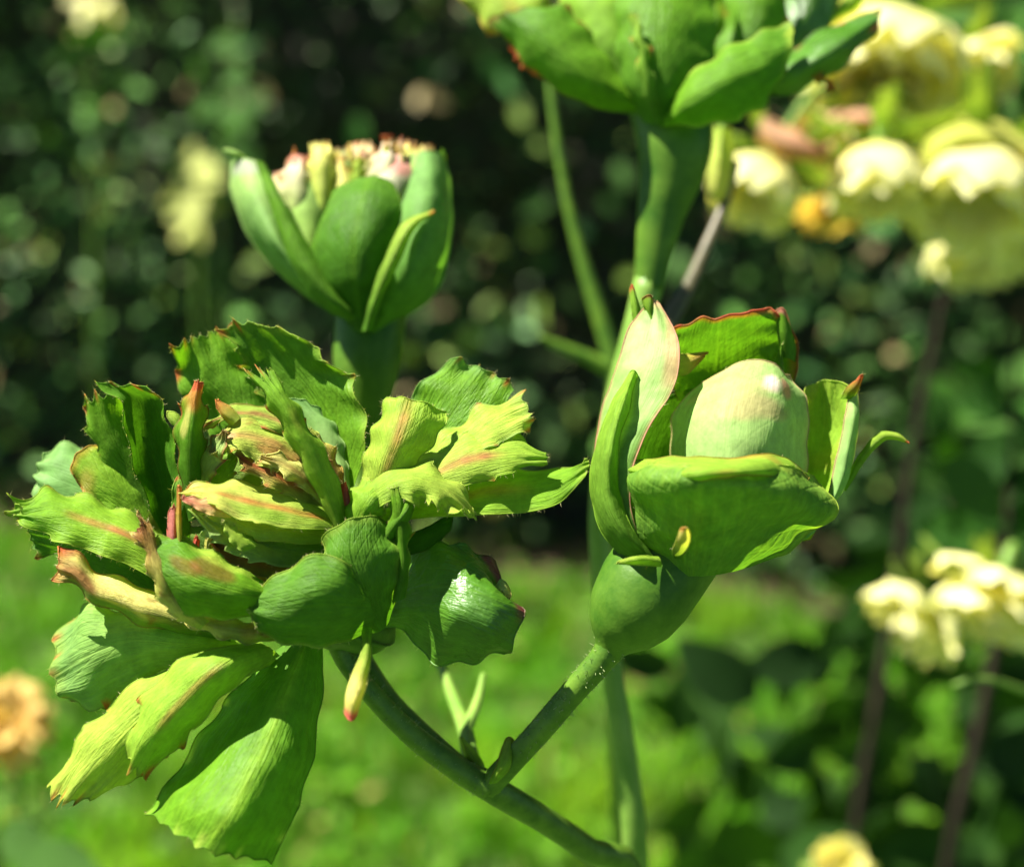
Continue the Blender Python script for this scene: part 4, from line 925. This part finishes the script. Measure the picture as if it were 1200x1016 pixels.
def rose(x, y, D, R, axis, label, opening=0.3, dry=False, name="yellow_rose", stem_to=None, seed=1, squash=1.0):
    """a double rose; R in mm, axis points out of the flower's mouth"""
    rr = np.random.RandomState(seed); org = Vector(px(x, y, D))
    root = empty(name, org, label, "flower", "pale yellow roses out of focus on the bush")
    q = Vector(axis).normalized().to_track_quat('Z', 'Y').to_matrix().to_4x4(); R = R / 1000.0
    for layer, (n, s, tilt) in enumerate(((5, 1.0, opening), (5, 0.82, opening * .55), (4, 0.6, 0.1), (3, 0.38, -.05))):
        for k in range(n):
            src = PM_DRY if dry else (PM_OUT if layer < 2 else PM_IN)
            o_ = bpy.data.objects.new("petal", src[rr.randint(len(src))]); COL.objects.link(o_); o_.parent = root
            a_ = 6.283 * k / n + layer * .6 + rr.normal(0, .12)
            o_.matrix_local = q @ Matrix.Rotation(a_, 4, 'Z') @ Matrix.Rotation(tilt * rr.uniform(.6, 1.4), 4, 'Y') @ Matrix.Diagonal((R*s, R*s, R*s*(1.05+.25*layer)*squash, 1))
    for k in range(5):
        o_ = bpy.data.objects.new("sepal", PM_GRN[0]); COL.objects.link(o_); o_.parent = root
        o_.matrix_local = q @ Matrix.Translation((0, 0, -R*.06)) @ Matrix.Rotation(1.256 * k + .4, 4, 'Z') @ Matrix.Rotation(.9, 4, 'Y') @ Matrix.Scale(R * .8, 4)
    ax = Vector(axis).normalized()
    p0 = org + ax * R * .1; p1 = org - ax * R * .9
    pts = [(*p0, 2.2), (*(org - ax * R * .25), 2.6), (*p1, 1.2)]
    if stem_to is not None:
        e = Vector(stem_to); pts += [(*(p1.lerp(e, .5) + Vector((0, 0, R * .4))), 1.2), (*e, 1.4)]
    tube("stem", pts, M_STEM_PALE, root, n=24, seg=8, world=True)
    return root

# canes of the bush on the right, rooted in the lawn
BUSH = empty("rose_bush", px(1120, 900, 0.62) * np.array((1, 1, 0)), "tall rose bush with dark brown canes and green leaves bearing the yellow roses", "bush")
cane_defs = [
    [(1135,120,.52,2.0),(1125,260,.53,2.4),(1100,380,.54,3.0),(1075,500,.55,3.2),(1055,640,.56,3.6),(1035,780,.57,4.0),(1010,920,.58,4.2),(1000,1010,.59,4.4)],
    [(1190,380,.50,2.2),(1185,520,.51,3.0),(1175,700,.52,4.5),(1150,840,.53,6.0),(1112,1010,.55,6.6)],
    [(1060,60,.46,1.6),(1080,150,.48,1.8),(1105,260,.50,2.0),(1112,360,.535,2.2)],
    [(960,110,.42,1.2),(1010,95,.45,1.4),(1070,120,.48,1.7)],
    [(1200,640,.46,1.4),(1188,680,.48,1.6),(1180,740,.515,2.2)],
    [(985,1030,.50,1.2),(1010,1060,.54,1.5),(1030,1110,.57,1.8)],
]
for i, cd in enumerate(cane_defs):
    pts = [(*px(x, y, D), r_ * (.42 if i == 1 else .58)) for x, y, D, r_ in cd]
    if i in (0, 1):
        e = pts[-1]; pts += [(e[0] + .01, e[1] + .03, e[2] * .5, e[3] * 1.1), (e[0] + .02, e[1] + .06, -.01, e[3] * 1.2)]
    tube("cane", pts, M_BARK, BUSH, n=70 if i < 2 else 24, seg=10, world=True)

rose(1050, 30, .455, 24, (-.25, -.55, -.75), "big cream rose directly beside the glossy rolled petal of the upright bloom", .35, seed=2, stem_to=px(1070, 110, .475))
rose(905, 185, .42, 14, (-.45, -.55, -.7), "small cream rose with closed mouth hanging nearest the thick stem", .12, squash=1.15, seed=3, stem_to=px(985, 105, .44))
rose(1032, 166, .42, 16, (-.05, -.45, -.88), "yellow rose with golden shoulder hanging between two paler roses", .16, squash=1.1, seed=4, stem_to=px(1080, 150, .48))
rose(1150, 180, .42, 20, (-.25, -.6, -.75), "fullest white-yellow rose under a lime green hooded petal", .22, squash=1.05, seed=5, stem_to=px(1120, 260, .53))
rose(1145, 268, .50, 16, (.0, -.5, -.85), "dim greenish rose shaded beneath the fullest rose", .3, seed=9, stem_to=px(1110, 340, .537))
rose(985, 225, .47, 10, (.1, -.5, -.85), "little faded rose tucked between the two hanging yellow roses", .4, seed=10, dry=True, stem_to=px(1040, 140, .465))
rose(1170, 690, .40, 16, (-.35, -.45, -.7), "bright cream rose low on the bush beside a dark cane", .7, seed=6, stem_to=px(1182, 735, .50), squash=.8)
rose(1085, 712, .44, 13, (-.75, -.35, -.5), "pale greenish rose drooping left of the low cream rose", .6, seed=7, stem_to=px(1172, 740, .52))
rose(986, 1024, .46, 8.5, (-.1, -.5, .85), "small yellow rose just above the bottom of the bush", .35, seed=8, stem_to=px(1010, 1060, .54))
rose(985, 150, .46, 12, (-.5, -.5, -.7), "crumpled lemon rose high between the closed and golden-shouldered roses", .4, seed=14, stem_to=px(1020, 100, .455))
rose(1100, 205, .45, 13, (.1, -.5, -.85), "lemon rose squeezed between the golden-shouldered and fullest roses", .35, seed=15, stem_to=px(1110, 260, .50))
rose(1195, 250, .44, 14, (.2, -.5, -.85), "pale rose hanging outermost below the lime hooded petal", .3, seed=16, stem_to=px(1130, 260, .53))
rose(1130, 70, .47, 13, (.3, -.6, -.6), "half-hidden yellow rose among leaves beside the big cream rose", .5, seed=18, stem_to=px(1100, 130, .50))
wr = rose(6, 850, .46, 8.5, (-.1, -.75, .45), "withered golden rose low beside the hanging green petals", 1.35, dry=True, seed=12)
e = px(20, 860, .48); tube("cane", [(*e, 1.4), (e[0] - .03, e[1] + .05, e[2] * .6, 2.0), (e[0] - .05, e[1] + .1, -.01, 2.6)], M_STEM, wr, n=30, seg=8, world=True)
# dried salmon petals and the lime hood
def scrap(x, y, D, s, col, seed):
    o_ = bpy.data.objects.new("petal", PM_DRY[seed % 2]); COL.objects.link(o_); o_.parent = BUSH
    rr_ = np.random.RandomState(seed)
    o_.matrix_local = Matrix.Translation(Vector(px(x, y, D)) - BUSH.location) @ rand_leaf_matrix(rr_, 1.2).to_4x4() @ Matrix.Scale(s / 1000, 4)
for k_, (x_, y_) in enumerate(((945,140),(960,190))): scrap(x_, y_, .44, 9, None, k_ + 40)
def bpart(rails, D, **kw):
    r3 = [[px(x, y, D + d / 1000.) for x, y, d in r] for r in rails]
    return sheet("petal", r3, BUSH, world=True, hairs=0, nv=24, nu=12, mat=M_CREAM, rim=.2, **kw)
bpart([[(895,135,0),(925,150,2),(975,165,4)], [(890,150,-4),(925,168,-6),(970,178,-2)], [(888,165,0),(920,185,0),(960,188,2)]], .41, base=(.60,.36,.22), tip=(.50,.22,.12))
bpart([[(960,135,4),(1000,130,4),(1040,132,4)], [(960,142,-2),(1000,140,-4),(1040,138,0)], [(962,152,2),(1000,150,2),(1035,148,4)]], .43, base=(.55,.32,.18), tip=(.62,.36,.24))
bpart([[(1080,200,8),(1085,160,8),(1120,140,8),(1170,142,8),(1215,165,8)], [(1085,215,-4),(1098,175,-6),(1130,158,-8),(1170,162,-8),(1215,180,-4)], [(1090,230,4),(1105,195,2),(1140,180,0),(1180,180,0),(1215,195,2)]], .41, base=(.45,.50,.08), tip=(.55,.55,.12))

tube("leaf_stalk", [(*px(1116, 803, .33), .35), (*px(1140, 795, .33), .6), (*px(1175, 800, .34), .8), (*px(1240, 835, .38), .9), (*px(1290, 960, .47), 1.0), (*px(1220, 1090, .54), 1.0), (*px(1098, 1070, .556), 1.0)], M_STEM_PALE, BUSH, n=30, seg=8, world=True)
# leaves of the bush: each its own part, built from one template
def leaflet_mesh(c, seed):
    tv_, tf_ = leaf_template(1.0, 0.62, .10, .15, 9)
    me = bpy.data.meshes.new("leaf"); me.from_pydata(tv_.tolist(), [], tf_); me.polygons.foreach_set("use_smooth", [True] * len(tf_))
    at = me.color_attributes.new("Col", 'FLOAT_COLOR', 'POINT')
    at.data.foreach_set("color", np.array([(*(np.array(c) * (1 + .25 * noise.noise(Vector(p) * 3 + Vector((seed, 0, 0))))), 1) for p in tv_]).ravel())
    ul = me.uv_layers.new(name="UVMap"); uv = np.array([((k % 3) - 1, (k // 3) / 8) for k in range(len(tv_))], float)
    li = [l_.vertex_index for l_ in me.loops]; ul.data.foreach_set("uv", uv[li].ravel())
    me.materials.append(M_BUSHLEAF); return me
LM_ = [leaflet_mesh(c, i) for i, c in enumerate(((.022,.085,.008),(.03,.11,.01),(.018,.07,.008),(.05,.13,.02),(.04,.13,.01)))]
def put_leaf(parent, x, y, D, s, rr, face=(0, -.8, .6), mesh=None):
    o_ = bpy.data.objects.new("leaf", mesh or LM_[rr.randint(len(LM_))]); COL.objects.link(o_); o_.parent = parent
    o_.matrix_local = Matrix.Translation(Vector(px(x, y, D)) - parent.location) @ rand_leaf_matrix(rr, .7, face).to_4x4() @ Matrix.Scale(s, 4)
rr = np.random.RandomState(21)
for k in range(46): put_leaf(BUSH, rr.uniform(1090, 1260), rr.uniform(420, 640), rr.uniform(.5, .62), rr.uniform(.018, .032), rr)
for k in range(26): put_leaf(BUSH, rr.uniform(1120, 1260), rr.uniform(-30, 150), rr.uniform(.48, .6), rr.uniform(.02, .035), rr)
LSHADE_ = [leaflet_mesh(c, i + 9) for i, c in enumerate(((.014,.050,.005),(.020,.070,.006),(.028,.085,.008),(.012,.042,.006)))]  # darker copies of the bush leaf: shade of the low corner painted in
for k in range(170): put_leaf(BUSH, rr.uniform(790, 1270), 1070 - abs(rr.normal(0, 1)) * 190, rr.uniform(.56, .95), rr.uniform(.028, .044), rr, (.45, -.8, .05), LSHADE_[k % 4])
for k in range(60): put_leaf(BUSH, rr.uniform(1010, 1260), rr.uniform(650, 1060), rr.uniform(.56, .7), rr.uniform(.025, .036), rr, (.45, -.8, .05), LSHADE_[k % 4])
LOWP = empty("rose_shrub", px(60, 1100, .6) * np.array((1, 1, 0)), "low grey-green leafy shoot beneath the withered golden rose", "plant")
e0 = LOWP.location
tube("stem", [(*px(40, 960, .5), 1.2), (*px(45, 1060, .52), 1.6), (e0.x, e0.y, -.01, 2.4)], M_STEM, LOWP, n=24, seg=8, world=True)
for (x, y, D, s) in ((20,1010,.45,.03),(60,985,.47,.028),(60,940,.52,.02),(0,975,.5,.026),(40,1030,.5,.03)): put_leaf(LOWP, x, y, D, s, rr, (0, -.6, .7), LM_[3])
# pale sprouts standing against the hedge
SP = empty("hedge_sprout", px(225, 360, 1.52) * np.array((1, 1, 0)), "pale upright sunlit sprout against the dark hedge", "plant")
tube("stem", [(*px(232, 250, 1.47), 3), (*px(236, 420, 1.49), 4), (SP.location.x, SP.location.y, -.01, 6)], M_STEM, SP, n=24, seg=8, world=True)
pm = leaflet_mesh((.40, .45, .13), 3)
for k in range(16): put_leaf(SP, 225 + rr.normal(0, 9), rr.uniform(165, 265), 1.47 + rr.normal(0, .02), rr.uniform(.03, .045), rr, (-.4, -.4, .8), pm)
SP2 = empty("hedge_sprout", px(270, 300, 1.55) * np.array((1, 1, 0)), "yellow-green thin leafy shoot climbing the hedge above the half-open bud", "plant")
tube("stem", [(*px(280, 20, 1.49), 2), (*px(262, 150, 1.51), 3), (*px(262, 400, 1.53), 4), (SP2.location.x, SP2.location.y, -.01, 6)], M_STEM, SP2, n=30, seg=8, world=True)
for k in range(14): put_leaf(SP2, 268 + rr.normal(0, 14), rr.uniform(40, 190), 1.47 + rr.normal(0, .02), rr.uniform(.025, .04), rr, (-.3, -.6, .6), LM_[4])
SP3 = empty("hedge_sprout", px(110, 300, 1.55) * np.array((1, 1, 0)), "bright cream-white tuft at the top of the hedge", "plant")
tube("stem", [(*px(108, 10, 1.49), 2), (*px(112, 200, 1.55), 3), (*px(112, 420, 1.57), 4), (SP3.location.x, SP3.location.y, -.01, 5)], M_STEM, SP3, n=30, seg=8, world=True)
pm3 = leaflet_mesh((.72, .72, .34), 3)
for k in range(9): put_leaf(SP3, 108 + rr.normal(0, 12), rr.uniform(-10, 22), 1.47 + rr.normal(0, .02), rr.uniform(.03, .045), rr, (-.4, -.4, .8), pm3)
for k in range(7): put_leaf(SP3, 125 + rr.normal(0, 16), rr.uniform(15, 45), 1.47 + rr.normal(0, .02), rr.uniform(.03, .045), rr, (-.1, -.9, .2), LM_[4])
for o_ in list(bpy.data.objects):
    if "_w" in o_: del o_["_w"]
